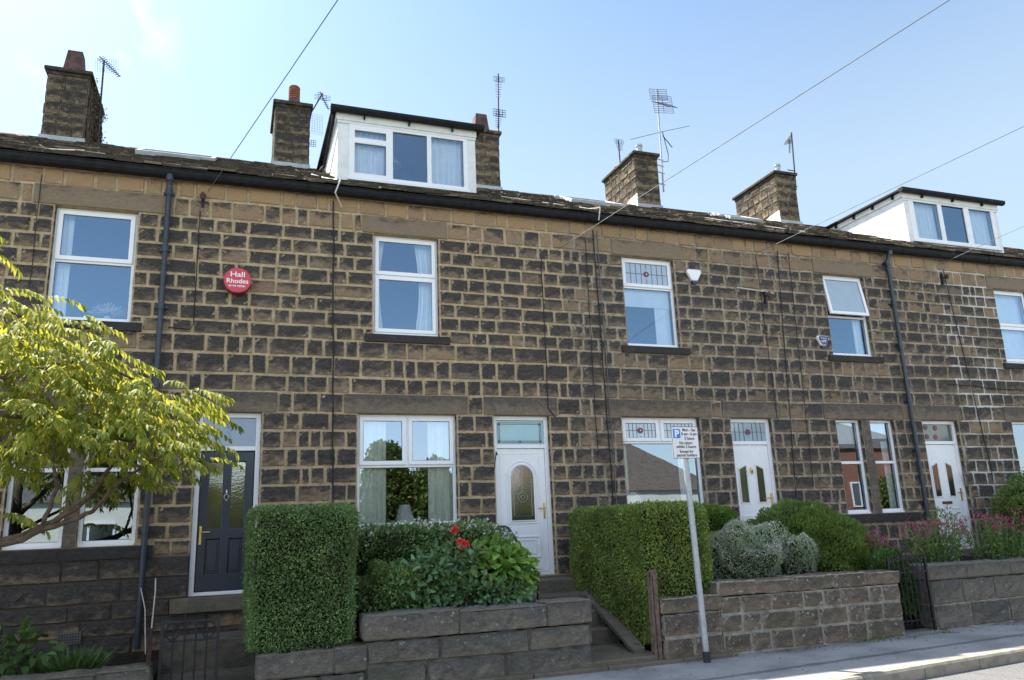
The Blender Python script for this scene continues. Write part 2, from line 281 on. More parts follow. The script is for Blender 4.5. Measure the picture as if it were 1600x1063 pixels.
# ------------------------------------------------------------------ mesh helpers
LOC = {}
class MB:
    def __init__(s): s.v = []; s.f = []; s.a = []; s.T = None; s.m = []; s.cur = 0
    def add(s, vs, fs, at=None):
        o = len(s.v); s.v.extend(vs if s.T is None else [tuple(s.T(q)) for q in vs]); s.f.extend([tuple(i + o for i in f) for f in fs]); s.m.extend([s.cur] * len(fs))
        s.a.extend(at if at else [(.5, 0, 1, .5)] * len(vs))
    def box(s, x0, x1, y0, y1, z0, z1, at=None):
        v = [(x0, y0, z0), (x1, y0, z0), (x1, y1, z0), (x0, y1, z0), (x0, y0, z1), (x1, y0, z1), (x1, y1, z1), (x0, y1, z1)]
        s.add(v, [(0, 3, 2, 1), (4, 5, 6, 7), (0, 1, 5, 4), (1, 2, 6, 5), (2, 3, 7, 6), (3, 0, 4, 7)], at)
    def quad(s, a, b, c, d): s.add([a, b, c, d], [(0, 1, 2, 3)])
    def extr(s, prof, x0, x1):   # closed (y,z) profile along x
        n = len(prof); v = [(x0, y, z) for y, z in prof] + [(x1, y, z) for y, z in prof]
        f = [(i, i + n, (i + 1) % n + n, (i + 1) % n) for i in range(n)] + [tuple(range(n)), tuple(range(2 * n - 1, n - 1, -1))]
        s.add(v, f)
    def poly(s, pts, y0, y1):    # closed (x,z) polygon, thickness in y
        n = len(pts); v = [(x, y0, z) for x, z in pts] + [(x, y1, z) for x, z in pts]
        f = [(i, (i + 1) % n, (i + 1) % n + n, i + n) for i in range(n)] + [tuple(range(n - 1, -1, -1)), tuple(range(n, 2 * n))]
        s.add(v, f)
    def tube(s, pts, r, n=8, r1=None, closed=False):
        pts = [Vector(p) for p in pts]; m = len(pts); vs = []; prev = None
        for i, p in enumerate(pts):
            if closed: t = pts[(i + 1) % m] - pts[i - 1]
            else: t = pts[min(i + 1, m - 1)] - pts[max(i - 1, 0)]
            t.normalize()
            if prev is None:
                up = Vector((0, 0, 1)) if abs(t.z) < .9 else Vector((0, 1, 0)); a = t.cross(up).normalized()
            else: a = (prev - t * prev.dot(t)).normalized()
            prev = a; b = t.cross(a)
            rr = r if r1 is None else r + (r1 - r) * i / (m - 1)
            for k in range(n):
                q = 2 * math.pi * k / n; w_ = p + (a * math.cos(q) + b * math.sin(q)) * rr; vs.append(tuple(w_))
        f = []
        for i in range(m if closed else m - 1):
            for k in range(n):
                j = (i + 1) % m
                f.append((i * n + k, i * n + (k + 1) % n, j * n + (k + 1) % n, j * n + k))
        if not closed: f += [tuple(range(n - 1, -1, -1)), tuple(range((m - 1) * n, m * n))]
        s.add(vs, f)
    def lathe(s, cx, cy, prof, n=20):   # (r,z)
        vs = []
        for r, z in prof:
            for k in range(n):
                q = 2 * math.pi * k / n; vs.append((cx + r * math.cos(q), cy + r * math.sin(q), z))
        f = []
        for i in range(len(prof) - 1):
            for k in range(n): f.append((i * n + k, i * n + (k + 1) % n, (i + 1) * n + (k + 1) % n, (i + 1) * n + k))
        f += [tuple(range(n - 1, -1, -1)), tuple(range((len(prof) - 1) * n, len(prof) * n))]
        s.add(vs, f)
    def plate(s, x0, x1, z0, z1, holes, y0, y1, at=None):   # slab with rectangular holes (front y0, back y1)
        xs = sorted({x0, x1, *[c for h in holes for c in h[:2] if x0 < c < x1]}); zs = sorted({z0, z1, *[c for h in holes for c in h[2:4] if z0 < c < z1]})
        solid = lambda x, z: not any(h[0] < x < h[1] and h[2] < z < h[3] for h in holes)
        nx, nz = len(xs) - 1, len(zs) - 1
        S_ = [[solid((xs[i] + xs[i + 1]) / 2, (zs[j] + zs[j + 1]) / 2) for j in range(nz)] for i in range(nx)]
        vid = {}; vs = []; fs = []
        def V(i, j, b):
            if (i, j, b) not in vid: vid[(i, j, b)] = len(vs); vs.append((xs[i], y1 if b else y0, zs[j]))
            return vid[(i, j, b)]
        for i in range(nx):
            for j in range(nz):
                if not S_[i][j]: continue
                fs.append((V(i, j, 0), V(i + 1, j, 0), V(i + 1, j + 1, 0), V(i, j + 1, 0)))
                fs.append((V(i, j, 1), V(i, j + 1, 1), V(i + 1, j + 1, 1), V(i + 1, j, 1)))
                if i == 0 or not S_[i - 1][j]: fs.append((V(i, j, 0), V(i, j + 1, 0), V(i, j + 1, 1), V(i, j, 1)))
                if i == nx - 1 or not S_[i + 1][j]: fs.append((V(i + 1, j, 0), V(i + 1, j, 1), V(i + 1, j + 1, 1), V(i + 1, j + 1, 0)))
                if j == 0 or not S_[i][j - 1]: fs.append((V(i, j, 0), V(i, j, 1), V(i + 1, j, 1), V(i + 1, j, 0)))
                if j == nz - 1 or not S_[i][j + 1]: fs.append((V(i, j + 1, 0), V(i + 1, j + 1, 0), V(i + 1, j + 1, 1), V(i, j + 1, 1)))
        s.add(vs, fs, at=[at] * len(vs) if at else None)
    def build(s, name, mat, parent=None, smooth=False, bevel=0, attr=False, loc=None):
        me = bpy.data.meshes.new(name)
        base = LOC.get(parent.name, Vector((0, 0, 0))) if parent else Vector(loc or (0, 0, 0))
        me.from_pydata([(a - base.x, b - base.y, c - base.z) for a, b, c in s.v], [], s.f)
        for q in (mat if isinstance(mat, (list, tuple)) else [mat]): me.materials.append(MAT[q])
        if any(s.m): me.polygons.foreach_set('material_index', s.m)
        if attr:
            ca = me.color_attributes.new('st', 'FLOAT_COLOR', 'POINT'); ca.data.foreach_set('color', np.array(s.a, dtype=np.float32).ravel())
        if smooth: me.shade_smooth() if hasattr(me, 'shade_smooth') else [setattr(p, 'use_smooth', True) for p in me.polygons]
        o = bpy.data.objects.new(name, me); C.objects.link(o)
        if parent: o.parent = parent; LOC[o.name] = base
        else: o.location = base; LOC[o.name] = base
        if bevel:
            b = o.modifiers.new('bevel', 'BEVEL'); b.width = bevel; b.segments = 2; b.limit_method = 'ANGLE'; b.angle_limit = math.radians(40)
        return o
def tag(o, label=None, cat=None, group=None, kind=None):
    if label: o['label'] = label
    if cat: o['category'] = cat
    if group: o['group'] = group
    if kind: o['kind'] = kind
    return o
def thing(name, loc, label, cat, group=None):
    o = bpy.data.objects.new(name, None); C.objects.link(o); o.location = loc; o.empty_display_size = .2
    LOC[o.name] = Vector(loc); return tag(o, label, cat, group)
def text(body, size, x, y, z, mat, parent, name='lettering', align='CENTER', width=None, extr=.0015, loc=None, bold=0):
    cu = bpy.data.curves.new('t', 'FONT'); cu.body = body; cu.size = size; cu.align_x = align; cu.extrude = extr; cu.offset = bold
    t = bpy.data.objects.new('t', cu); C.objects.link(t); dg = bpy.context.evaluated_depsgraph_get(); dg.update()
    me0 = bpy.data.meshes.new_from_object(t.evaluated_get(dg)); vs = [v.co.copy() for v in me0.vertices]; fs = [tuple(p.vertices) for p in me0.polygons]
    bpy.data.objects.remove(t); bpy.data.curves.remove(cu)
    k = 1.0
    if width: k = width / max(1e-6, max(v.x for v in vs) - min(v.x for v in vs))
    mb = MB(); mb.add([(x + v.x * k, y - v.z, z + v.y) for v in vs], fs); return mb.build(name, mat, parent)
# fast leaves -------------------------------------------------------
def leafmesh(name, P, Dr, L, W, mat, parent=None, loc=(0, 0, 0), fold=0.25, big=False, up=None, roll=None, curl=.15):
    n = len(P); P = np.asarray(P, float); Dr = Dr / np.linalg.norm(Dr, axis=1, keepdims=True)
    U = np.tile([0, 0, 1.0], (n, 1)) + RNG.normal(0, .45 if roll is None else roll, (n, 3)) if up is None else up
    Sd = np.cross(Dr, U); Sd /= np.linalg.norm(Sd, axis=1, keepdims=True) + 1e-9; N = np.cross(Sd, Dr)
    L = np.broadcast_to(L, n)[:, None] * RNG.uniform(.75, 1.25, (n, 1)); W = np.broadcast_to(W, n)[:, None] * RNG.uniform(.8, 1.2, (n, 1))
    def pt(a, b, h): return P + Dr * L * a + Sd * W * b + N * (W * h - L * curl * a * a)
    if big:
        vs = [pt(0, 0, 0), pt(.3, -.5, fold), pt(.3, 0, 0), pt(.3, .5, fold), pt(.7, -.38, fold), pt(.7, 0, 0), pt(.7, .38, fold), pt(1, 0, 0)]
        fc = [(0, 2, 1), (0, 3, 2), (1, 2, 5), (1, 5, 4), (2, 3, 6), (2, 6, 5), (4, 5, 7), (5, 6, 7)]
    else:
        vs = [pt(0, 0, 0), pt(.45, -.5, fold), pt(1, 0, 0), pt(.45, .5, fold)]
        fc = [(0, 2, 1), (0, 3, 2)]
    k = len(vs); A = np.stack(vs, 1).reshape(-1, 3) - np.array(loc if parent is None else LOC[parent.name])
    F = (np.array(fc)[None] + (np.arange(n) * k)[:, None, None]).reshape(-1)
    me = bpy.data.meshes.new(name); me.vertices.add(len(A)); me.vertices.foreach_set('co', A.astype(np.float32).ravel())
    nf = len(F) // 3; me.loops.add(len(F)); me.loops.foreach_set('vertex_index', F.astype(np.int32))
    me.polygons.add(nf); me.polygons.foreach_set('loop_start', np.arange(0, len(F), 3, dtype=np.int32)); me.update(calc_edges=True)
    me.materials.append(MAT[mat]); o = bpy.data.objects.new(name, me); C.objects.link(o)
    if parent: o.parent = parent; LOC[o.name] = LOC[parent.name]
    else: o.location = loc; LOC[o.name] = Vector(loc)
    return o
def blob_noise(P, s=2.0, seed=0):
    r = np.random.default_rng(seed); v = np.zeros(len(P))
    for k in range(6):
        d = r.normal(0, 1, 3); v += np.sin(P @ d * s * (1 + .5 * k) + r.uniform(0, 6)) / (1 + .5 * k)
    return v / 3
def shell_points(n, c, r, zmin=None, seed=0, amp=.12, depth=.12, freq=3.0, below=-.6, sq=2.0):
    d = RNG.normal(0, 1, (n * 2, 3)); d /= np.linalg.norm(d, axis=1, keepdims=True); d = d[d[:, 2] > below][:n]
    ex = (np.abs(d) ** sq).sum(1) ** (-1 / sq); q = d * ex[:, None]
    rr = 1 + amp * blob_noise(q * 1.0, freq, seed) - depth * RNG.random(len(d)) ** 1.5
    P = np.array(c) + q * np.array(r) * rr[:, None]
    if zmin is not None: k = P[:, 2] > zmin; P, d = P[k], d[k]
    return P, d / np.array(r) * max(r)
def core_blob(name, c, r, mat, parent, amp=.12, freq=3.0, seed=0, sq=2.0, shrink=.86):
    mb = MB(); nu, nv = 28, 16; vs = []
    for j in range(nv + 1):
        for i in range(nu):
            th = math.pi * j / nv; ph = 2 * math.pi * i / nu; vs.append((math.sin(th) * math.cos(ph), math.sin(th) * math.sin(ph), math.cos(th)))
    d = np.array(vs); ex = (np.abs(d) ** sq).sum(1) ** (-1 / sq); q = d * ex[:, None]; rr = shrink + amp * blob_noise(q, freq, seed)
    P = np.array(c) + q * np.array(r) * rr[:, None]
    fs = [(j * nu + i, (j + 1) * nu + i, (j + 1) * nu + (i + 1) % nu, j * nu + (i + 1) % nu) for j in range(nv) for i in range(nu)]
    mb.add([tuple(p) for p in P], fs); return mb.build(name, mat, parent, smooth=True)
def shrub(name, label, cat, c, r, n, L, W, mat, group=None, amp=.12, freq=3., seed=0, sq=2.0, stemz=None, big=False, upw=.4, depth=.15, extra=None, fold=.25, partname='foliage'):
    base = (c[0], c[1], stemz if stemz is not None else c[2] - r[2]); t = thing(name, base, label, cat, group)
    core_blob('inner_twigs', c, r, 'hedge_core', t, amp, freq, seed, sq, .84 if not big else .7)
    P, d = shell_points(n, c, r, None, seed, amp, depth, freq, -.7, sq)
    leafmesh(partname, P, d * .7 + RNG.normal(0, .55, d.shape) + np.array([0, 0, upw]), L, W, mat, t, big=big, fold=fold)
    if extra:
        for (nm, m2, n2, L2, W2, band) in extra:
            P, d = shell_points(n2 * 3, c, tuple(q * 1.06 for q in r), None, seed, amp, .04, freq, band, sq)
            k = blob_noise(P, 9, seed + 9) > .05; P, d = P[k], d[k]; P, d = P[:n2], d[:n2]
            leafmesh(nm, P, d + RNG.normal(0, .6, d.shape), L2, W2, m2, t)
    return t
# stones ------------------------------------------------------------
def add_stone(mb, O, U, V, N, u0, u1, v0, v1, proud=.026, gap=.02, tone=None, clean=0., rough=.009, flat=False):
    R = random.random; g = gap / 2
    u0 += g * (.7 + .6 * R()); u1 -= g * (.7 + .6 * R()); v0 += g * (.7 + .6 * R()); v1 -= g * (.7 + .6 * R())
    if u1 - u0 < .03 or v1 - v0 < .03: return
    e = min(.014, (u1 - u0) * .2, (v1 - v0) * .2)
    nu = max(2, int((u1 - u0 - 2 * e) / .075)); nv = max(2, int((v1 - v0 - 2 * e) / .06))
    us = [u0] + [u0 + e + (u1 - u0 - 2 * e) * i / nu for i in range(nu + 1)] + [u1]
    vs = [v0] + [v0 + e + (v1 - v0 - 2 * e) * i / nv for i in range(nv + 1)] + [v1]
    tone = R() if tone is None else tone; pr = proud * (.65 + .7 * R()); tu, tv = (R() - .5) * .012, (R() - .5) * .012
    pts = []; at = []; nU, nV = len(us), len(vs); cr_ = random.uniform(.006, .02); sk = (R() - .5) * .016; sk2 = (R() - .5) * .016
    for j, v in enumerate(vs):
        for i, u in enumerate(us):
            ring = min(i, j, nU - 1 - i, nV - 1 - j); uu, vv = u, v
            if ring == 0:
                h = -.006; jt = .35 * rough; uu += (R() - .5) * rough * 1.5; vv += (R() - .5) * rough * 1.2
                if i in (0, nU - 1) and j in (0, nV - 1): uu += (cr_ if i == 0 else -cr_); vv += (cr_ if j == 0 else -cr_)
            elif ring == 1: h = pr * .7 + (R() - .5) * rough * .6
            else: h = pr + (R() - .5) * rough * 1.5
            if ring: h += tu * ((u - u0) / (u1 - u0) - .5) + tv * ((v - v0) / (v1 - v0) - .5)
            if flat and ring: h = pr
            if rough > .01: vv += .006 * math.sin(1.3 * u + 2.1 * v0) + sk * ((u - u0) / (u1 - u0) - .5); uu += sk2 * ((v - v0) / (v1 - v0) - .5)
            pts.append(tuple(O + U * uu + V * vv + N * h))
            ed = min(u - u0, u1 - u, v - v0, v1 - v); at.append((tone, clean, min(1, ed * 10) if not ring == 0 else 0., (v - v0) / (v1 - v0)))
    fs = [(j * nU + i, j * nU + i + 1, (j + 1) * nU + i + 1, (j + 1) * nU + i) for j in range(nV - 1) for i in range(nU - 1)]
    mb.add(pts, fs, at)
def courses(mb, O, U, V, N, u0, u1, zs, holes, wmin=.26, wmax=.58, cleanf=None, tonef=None, **kw):
    def fill(s, e, z0, z1):
        x = s
        while e - x > .02:
            wd = random.uniform(wmin, wmax) * random.choice([1, 1, 1, .75, 1.15])
            if e - x - wd < wmin * .6: wd = e - x
            if wd > wmax * 1.5: wd = (e - x) / 2
            cx, cz = x + wd / 2, (z0 + z1) / 2
            add_stone(mb, O, U, V, N, x, x + wd, z0, z1, clean=cleanf(cx, cz) if cleanf else 0., tone=tonef(cx, cz) if tonef else None, **kw); x += wd
    def intervals(bl, s0, s1):
        iv = []; x = s0
        for h in sorted(bl, key=lambda q: q[0]):
            if h[0] > x: iv.append((x, min(h[0], s1)))
            x = max(x, h[1])
        if x < s1: iv.append((x, s1))
        return [(s, e) for s, e in iv if e - s > .02]
    for a, b in zip(zs[:-1], zs[1:]):
        hs = [h for h in holes if h[3] > a + .03 and h[2] < b - .03 and h[1] > u0 and h[0] < u1]
        free = intervals(hs, u0, u1)
        for s, e in free: fill(s, e, a, b)
        part = sorted([h for h in hs if not (h[2] <= a + .031 and h[3] >= b - .031)], key=lambda q: q[0])
        for h in part:
            s0, e0 = max(h[0], u0), min(h[1], u1)
            for za, zb in ((a, h[2]), (h[3], b)):
                if zb - za < .05: continue
                for s, e in intervals([q for q in hs if q is not h and q[3] > za + .01 and q[2] < zb - .01], s0, e0): fill(s, e, za, zb)
X = Vector((1, 0, 0)); Y = Vector((0, 1, 0)); Z = Vector((0, 0, 1))
# ------------------------------------------------------------------ the ground
def structure(name, mb, mat): return tag(mb.build(name, mat), kind='structure')
KX0, KY0, KX1, KY1 = 5.75, -4.60, 8.77, -4.27
ks = (KY1 - KY0) / (KX1 - KX0); ky = lambda x: KY0 + ks * (x - KX0) if x > 2 else KY0 + ks * (2 - KX0)
mb = MB(); mb.quad((-900, -900, -.14), (900, -900, -.14), (900, 900, -.14), (-900, 900, -.14)); structure('ground', mb, 'grass')
mb = MB(); mb.box(-60, 60, -12.6, -2.0, -.4, -.12); structure('road', mb, 'road')
xs = [-40] + [2 + 2 * i for i in range(22)]
mb = MB()
for a, b in zip(xs[:-1], xs[1:]):
    v = [(a, ky(a) + .13, 0), (b, ky(b) + .13, 0), (b, -1.9, 0), (a, -1.9, 0), (a, ky(a) + .13, -.2), (b, ky(b) + .13, -.2)]; mb.add(v, [(0, 1, 2, 3), (4, 5, 1, 0)])
structure('pavement', mb, 'pavement')
mb = MB(); x = -20.
ksl = math.atan(ks)
while x < 44:
    L_ = .9; x1 = x + L_ - .012; a, b = ky(x), ky(x1)
    j = random.uniform(-.006, .006); pr = [(0, -.2), (0, -.02), (.02, .004 + j), (.135, .004 + j), (.135, -.2)]
    v = [(x, a + y, z) for y, z in pr] + [(x1, b + y, z) for y, z in pr]; n = 5
    mb.add(v, [(i, (i + 1) % n, (i + 1) % n + n, i + n) for i in range(n)] + [tuple(range(n - 1, -1, -1)), tuple(range(n, 2 * n))]); x += L_
structure('kerb', mb, 'kerb')
mb = MB(); mb.box(-60, 60, -15.2, -12.6, -.3, 0); structure('far_pavement', mb, 'pavement')
# garden soil terraces
def soil(x0, x1, y0, y1, z, drop=0):
    nx, ny = max(2, int((x1 - x0) / .15)), max(2, int((y1 - y0) / .15)); vs = []
    for j in range(ny + 1):
        for i in range(nx + 1):
            e = 0 if i in (0, nx) or j in (0, ny) else random.uniform(-.02, .03); vs.append((x0 + (x1 - x0) * i / nx, y0 + (y1 - y0) * j / ny, z + e))
    m_ = MB(); m_.add(vs, [(j * (nx + 1) + i, j * (nx + 1) + i + 1, (j + 1) * (nx + 1) + i + 1, (j + 1) * (nx + 1) + i) for j in range(ny) for i in range(nx)])
    k = len(vs); m_.box(x0 + .001, x1 - .001, y0 + .001, y1 - .001, -.3, z - .04); structure('garden_soil', m_, 'soil')
soil(-7.4, -.66, -2.62, -.02, .24); soil(.36, 3.72, -2.52, -.02, .66); soil(4.86, 8.45, -2.52, -.02, .76); soil(9.25, 17.5, -2.3, -.02, .74)
soil(8.45, 9.25, -2.4, -.02, .12)
mb = MB(); mb.box(-.66, .36, -2.9, -.5, -.1, .1); mb.box(-.66, .36, -.9, -.02, .0, .42); structure('garden_path', mb, 'stepstone')
# ------------------------------------------------------------------ houses
BX = [-7.5, -3.3, .9, 5.1, 9.3, 13.45, 17.65, 21.85]
ZS = [0., .25, .47, .66, .86, 1.13, 1.40, 1.60, 1.80, 2.04, 2.28, 2.52, 2.78, 3.03, 3.285, 3.57, 3.82, 4.11, 4.37, 4.58, 4.80, 5.02, 5.23, 5.45, 5.67, 5.89, 6.10, 6.38, 6.64]
EAVE = (-.16, 6.76); RIDGE = (4.1, 9.0)
SL = (RIDGE[1] - EAVE[1]) / (RIDGE[0] - EAVE[0]); roofz = lambda y: EAVE[1] + SL * (y - EAVE[0])
def win(h, x0, x1, z0, z1, lights, glass='glass', sill=None):
    """lights: (x0,x1,z0,z1,style,glasstype[,tilt])"""
    f = MB(); holes = [l[:4] for l in lights]; f.plate(x0, x1, z0, z1, holes, .095, .165)
    f.box(x0 + .012, x1 - .012, .06, .0949, z0, z0 + .035)
    wo = f.build('window', 'white', h, bevel=.004)
    for l in lights:
        a, b, c, d, st, gl = l[:6]; tilt = l[6] if len(l) > 6 else 0; T = None
        if tilt:
            ct, s_ = math.cos(tilt), math.sin(tilt)
            def T(q, d=d, ct=ct, s_=s_): dy, dz = q[1] - .08, q[2] - d; return (q[0], .08 + dy * ct + dz * s_, d + dz * ct - dy * s_)
        py = .125
        if st == 'sash':
            s = MB(); s.T = T; i = .047; s.plate(a - .012, b + .012, c - .012, d + .012, [(a + i, b - i, c + i, d - i)], .07, .115); s.build('sash', 'white', wo, bevel=.004); a, b, c, d = a + i, b - i, c + i, d - i; py = .09
        g = MB(); g.T = T; g.quad((a, py, c), (b, py, c), (b, py, d), (a, py, d)); g.build('pane', {'leaded': 'leaded_glass', 'frost': 'frosted'}.get(gl, glass), wo)
        bd = MB(); bd.T = T; bd.plate(a, b, c, d, [(a + .006, b - .006, c + .006, d - .006)], py - .004, py - .0005); bd.build('gasket', 'lead_came', wo)
        if gl == 'leaded':
            m_ = MB(); cx, cz = (a + b) / 2, (c + d) / 2; nb = 8
            for k in range(1, nb):
                xx = a + (b - a) * k / nb
                if abs(k - nb / 2) < .1: m_.box(xx - .003, xx + .003, py - .006, py - .001, c, cz - .09); m_.box(xx - .003, xx + .003, py - .006, py - .001, cz + .09, d)
                else: m_.box(xx - .003, xx + .003, py - .006, py - .001, c, d)
            m_.box(a, cx - .06, py - .0065, py - .0005, cz - .003, cz + .003); m_.box(cx + .06, b, py - .0065, py - .0005, cz - .003, cz + .003)
            m_.tube([(cx - .065, py - .004, cz), (cx, py - .004, cz + .1), (cx + .065, py - .004, cz), (cx, py - .004, cz - .1)], .0035, 4, closed=True)
            m_.build('lead_strips', 'lead_came', wo)
            r_ = MB(); r_.poly([(cx + .05 * math.cos(q * math.pi / 5), cz + .05 * math.sin(q * math.pi / 5)) for q in range(10)], py - .007, py - .001); r_.build('glass_rose', 'rose_glass', wo)
            r_ = MB(); r_.poly([(cx + .012 * math.cos(q * math.pi / 3), cz + .012 * math.sin(q * math.pi / 3)) for q in range(6)], py - .009, py - .0072); r_.build('rose_centre', 'inkwhite', wo)
    return wo
def curtain(wo, x0, x1, z0, z1, y=.24, mat='curtain', per=.075, amp=.02, taper=0, yo=0):
    m_ = MB(); n = max(8, int((x1 - x0) / .011)); vs = []; ph = random.random() * 6; ks_ = [random.uniform(.7, 1.3) for _ in range(9)]
    for j in range(9):
        t = j / 8; z = z0 + (z1 - z0) * t
        for i in range(n + 1):
            u = i / n; xx = x0 + (x1 - x0) * u * (1 - taper * math.sin(t * math.pi) * .5) if taper >= 0 else x1 - (x1 - x0) * (1 - u) * (1 + taper * math.sin(t * math.pi) * .5)
            a = amp * (math.sin(ph + 2 * math.pi * u * (x1 - x0) / per + .8 * math.sin(5 * u + ph)) + .4 * math.sin(ph * 2 + 2 * math.pi * u * (x1 - x0) / per * .43)) * (.7 + .5 * (1 - t))
            vs.append((xx, y + a, z))
    m_.add(vs, [(j * (n + 1) + i, j * (n + 1) + i + 1, (j + 1) * (n + 1) + i + 1, (j + 1) * (n + 1) + i) for j in range(8) for i in range(n)])
    return m_.build('curtain', mat, wo, smooth=True)
def lintel(h, x0, x1, z0, z1, name='lintel', mat='ashlar', y=-.022, tone=.5, clean=0.):
    m_ = MB(); nx = max(6, int((x1 - x0) / .06)); nz = 4; a, b = x0 + .006, x1 - .006; c, d = z0 + .004, z1 - .006; vs = []; at = []
    for j in range(nz + 1):
        for i in range(nx + 1):
            vs.append((a + (b - a) * i / nx, y + random.uniform(-.0015, .0015), c + (d - c) * j / nz)); at.append((tone, clean, 1, j / nz))
    m_.add(vs, [(j * (nx + 1) + i, j * (nx + 1) + i + 1, (j + 1) * (nx + 1) + i + 1, (j + 1) * (nx + 1) + i) for j in range(nz) for i in range(nx)], at)
    m_.box(a, b, y + .004, .29, c, d, at=[(tone, clean, 1, .5)] * 8)
    # side skirts
    return m_.build(name, mat, h, attr=True)
def sill(h, x0, x1, z0, z1, y=-.05):
    m_ = MB(); n = max(4, int((x1 - x0) / .1))
    pr = [(y, z0), (y, z1 - .02), (y + .012, z1 - .006), (.09, z1), (.09, z0)]
    for k in range(n):
        a, b = x0 + (x1 - x0) * k / n, x0 + (x1 - x0) * (k + 1) / n
        v = [(a, p, q) for p, q in pr] + [(b, p, q) for p, q in pr]
        m_.add(v, [(i, i + 5, (i + 1) % 5 + 5, (i + 1) % 5) for i in range(5)] + ([tuple(range(5))] if k == 0 else []) + ([tuple(range(9, 4, -1))] if k == n - 1 else []), [(.7, 0, 1, .6)] * 10)
    return m_.build('window_sill', 'sill', h, attr=True)
def handle(d, x, z, side=-1, mat='gold', y=.1):
    m_ = MB(); m_.box(x - .016, x + .016, y - .012, y, z - .12, z + .12); m_.tube([(x, y - .012, z + .04), (x, y - .05, z + .04), (x + side * .02, y - .055, z + .04), (x + side * .12, y - .055, z + .038)], .009, 8)
    return m_.build('door_handle', mat, d, bevel=.003)
def door(h, x0, x1, z0, z1, zt, style, mat='white'):
    """zt: underside of transom light"""
    fr = MB(); fw = .065; fr.plate(x0, x1, z0, z1, [(x0 + fw, x1 - fw, z0 + .045, zt - .03), (x0 + fw, x1 - fw, zt + .03, z1 - fw)], .09, .17); fo = fr.build('door_frame', 'white', h, bevel=.004)
    g = MB(); g.quad((x0 + fw, .13, zt + .03), (x1 - fw, .13, zt + .03), (x1 - fw, .13, z1 - fw), (x0 + fw, .13, z1 - fw))
    fa, fb, fc, fd = x0 + fw, x1 - fw, zt + .03, z1 - fw
    g.build('fanlight_pane', {'three': 'fan_blue', 'aqua': 'aqua_glass', 'leaded': 'leaded_glass', 'reds': 'fan_grey'}[style], fo)
    if style == 'three': text('3', .27, (fa + fb) / 2 - .02, .127, fc + .1, 'etched', fo, 'door_number')
    if style == 'aqua':
        m_ = MB()
        for i_ in (.035, .06): m_.plate(fa + i_, fb - i_, fc + i_ * .9, fd - i_ * .9, [(fa + i_ + .006, fb - i_ - .006, fc + i_ * .9 + .006, fd - i_ * .9 - .006)], .124, .1285)
        for cx, cz in ((fa + .06, fd - .06), (fb - .06, fd - .06), ((fa + fb) / 2, fc + .045), (fa + .05, fc + .045), (fb - .05, fc + .045)): m_.poly([(cx - .022, cz), (cx, cz - .022), (cx + .022, cz), (cx, cz + .022)], .1215, .1235)
        m_.build('lead_strips', 'lead_came', fo)
    if style in ('leaded', 'reds'):
        m_ = MB(); cx, cz = (fa + fb) / 2, (fc + fd) / 2
        if style == 'leaded':
            for k in range(1, 8):
                if k != 4: xx = fa + (fb - fa) * k / 8; m_.box(xx - .003, xx + .003, .123, .129, fc, fd)
            m_.box(fa, cx - .06, .1225, .1285, cz - .003, cz + .003); m_.box(cx + .06, fb, .1225, .1285, cz - .003, cz + .003)
            m_.tube([(cx - .065, .126, cz), (cx, .126, cz + .1), (cx + .065, .126, cz), (cx, .126, cz - .1)], .0035, 4, closed=True); m_.build('lead_strips', 'lead_came', fo); sp = [(cx, cz)]
        else: sp = [(fa + .14, fc + .09), (fa + .36, fc + .08), (fa + .14, fc + .27), (fa + .38, fc + .26)]
        for sx, sz in sp:
            r_ = MB(); r_.poly([(sx + .05 * math.cos(q * math.pi / 5), sz + .05 * math.sin(q * math.pi / 5)) for q in range(10)], .121, .128); r_.build('glass_rose', 'rose_glass', fo)
    a, b, c, d = x0 + fw + .004, x1 - fw - .004, z0 + .05, zt - .034; W_ = b - a
    lf = MB()
    if style == 'three':
        pn = [(a + W_ * .17, a + W_ * .42, c + .80, d - .15), (a + W_ * .58, a + W_ * .83, c + .80, d - .15)]; lw = [(a + W_ * .17, a + W_ * .42, c + .22, c + .66), (a + W_ * .58, a + W_ * .83, c + .22, c + .66)]
        lf.plate(a, b, c, d, pn + lw, .115, .16); do = lf.build('door', mat, h, bevel=.012)
        for p in pn: g = MB(); g.quad((p[0], .14, p[2]), (p[1], .14, p[2]), (p[1], .14, p[3]), (p[0], .14, p[3])); g.build('glazed_panel', 'door_glass', do)
        for p in lw:
            g = MB(); g.box(p[0], p[1], .14, .15, p[2], p[3]); g.box(p[0] + .035, p[1] - .035, .122, .139, p[2] + .035, p[3] - .035); g.build('raised_panel', mat, do, bevel=.006)
        handle(do, a + .04, c + .72, 1, 'gold', .115)
        k = MB(); kx, kz = (a + b) / 2, d - .62; k.tube([(kx + .03 * math.cos(t * math.pi / 8), .095, kz + .035 * math.sin(t * math.pi / 8)) for t in range(16)], .006, 6, closed=True); k.lathe(kx, .105, [(.012, kz + .04), (.02, kz + .055), (.006, kz + .1)], 10); k.box(kx - .012, kx + .012, .09, .115, kz - .05, kz - .03); k.build('knocker', 'chrome', do)
    elif style == 'aqua':
        lf.box(a, b, .115, .16, c, d); do = lf.build('door', mat, h, bevel=.006)
        gx, gw, g0, g1 = 4.245, .19, 1.69, 2.33
        out_ = lambda r, e: [(gx - r, g0 - e)] + [(gx + r, g0 - e)] + [(gx + r * math.cos(q * math.pi / 14), g1 + r * math.sin(q * math.pi / 14)) for q in range(15)]
        g = MB(); g.poly(out_(gw, 0), .1, .114); g.build('glazed_panel', 'door_glass', do)
        g = MB(); g.tube([(x_, .108, z_) for x_, z_ in out_(gw + .012, .012)], .018, 6, closed=True); g.tube([(x_, .112, z_) for x_, z_ in out_(gw + .06, .05)], .01, 6, closed=True); g.build('moulding', mat, do)
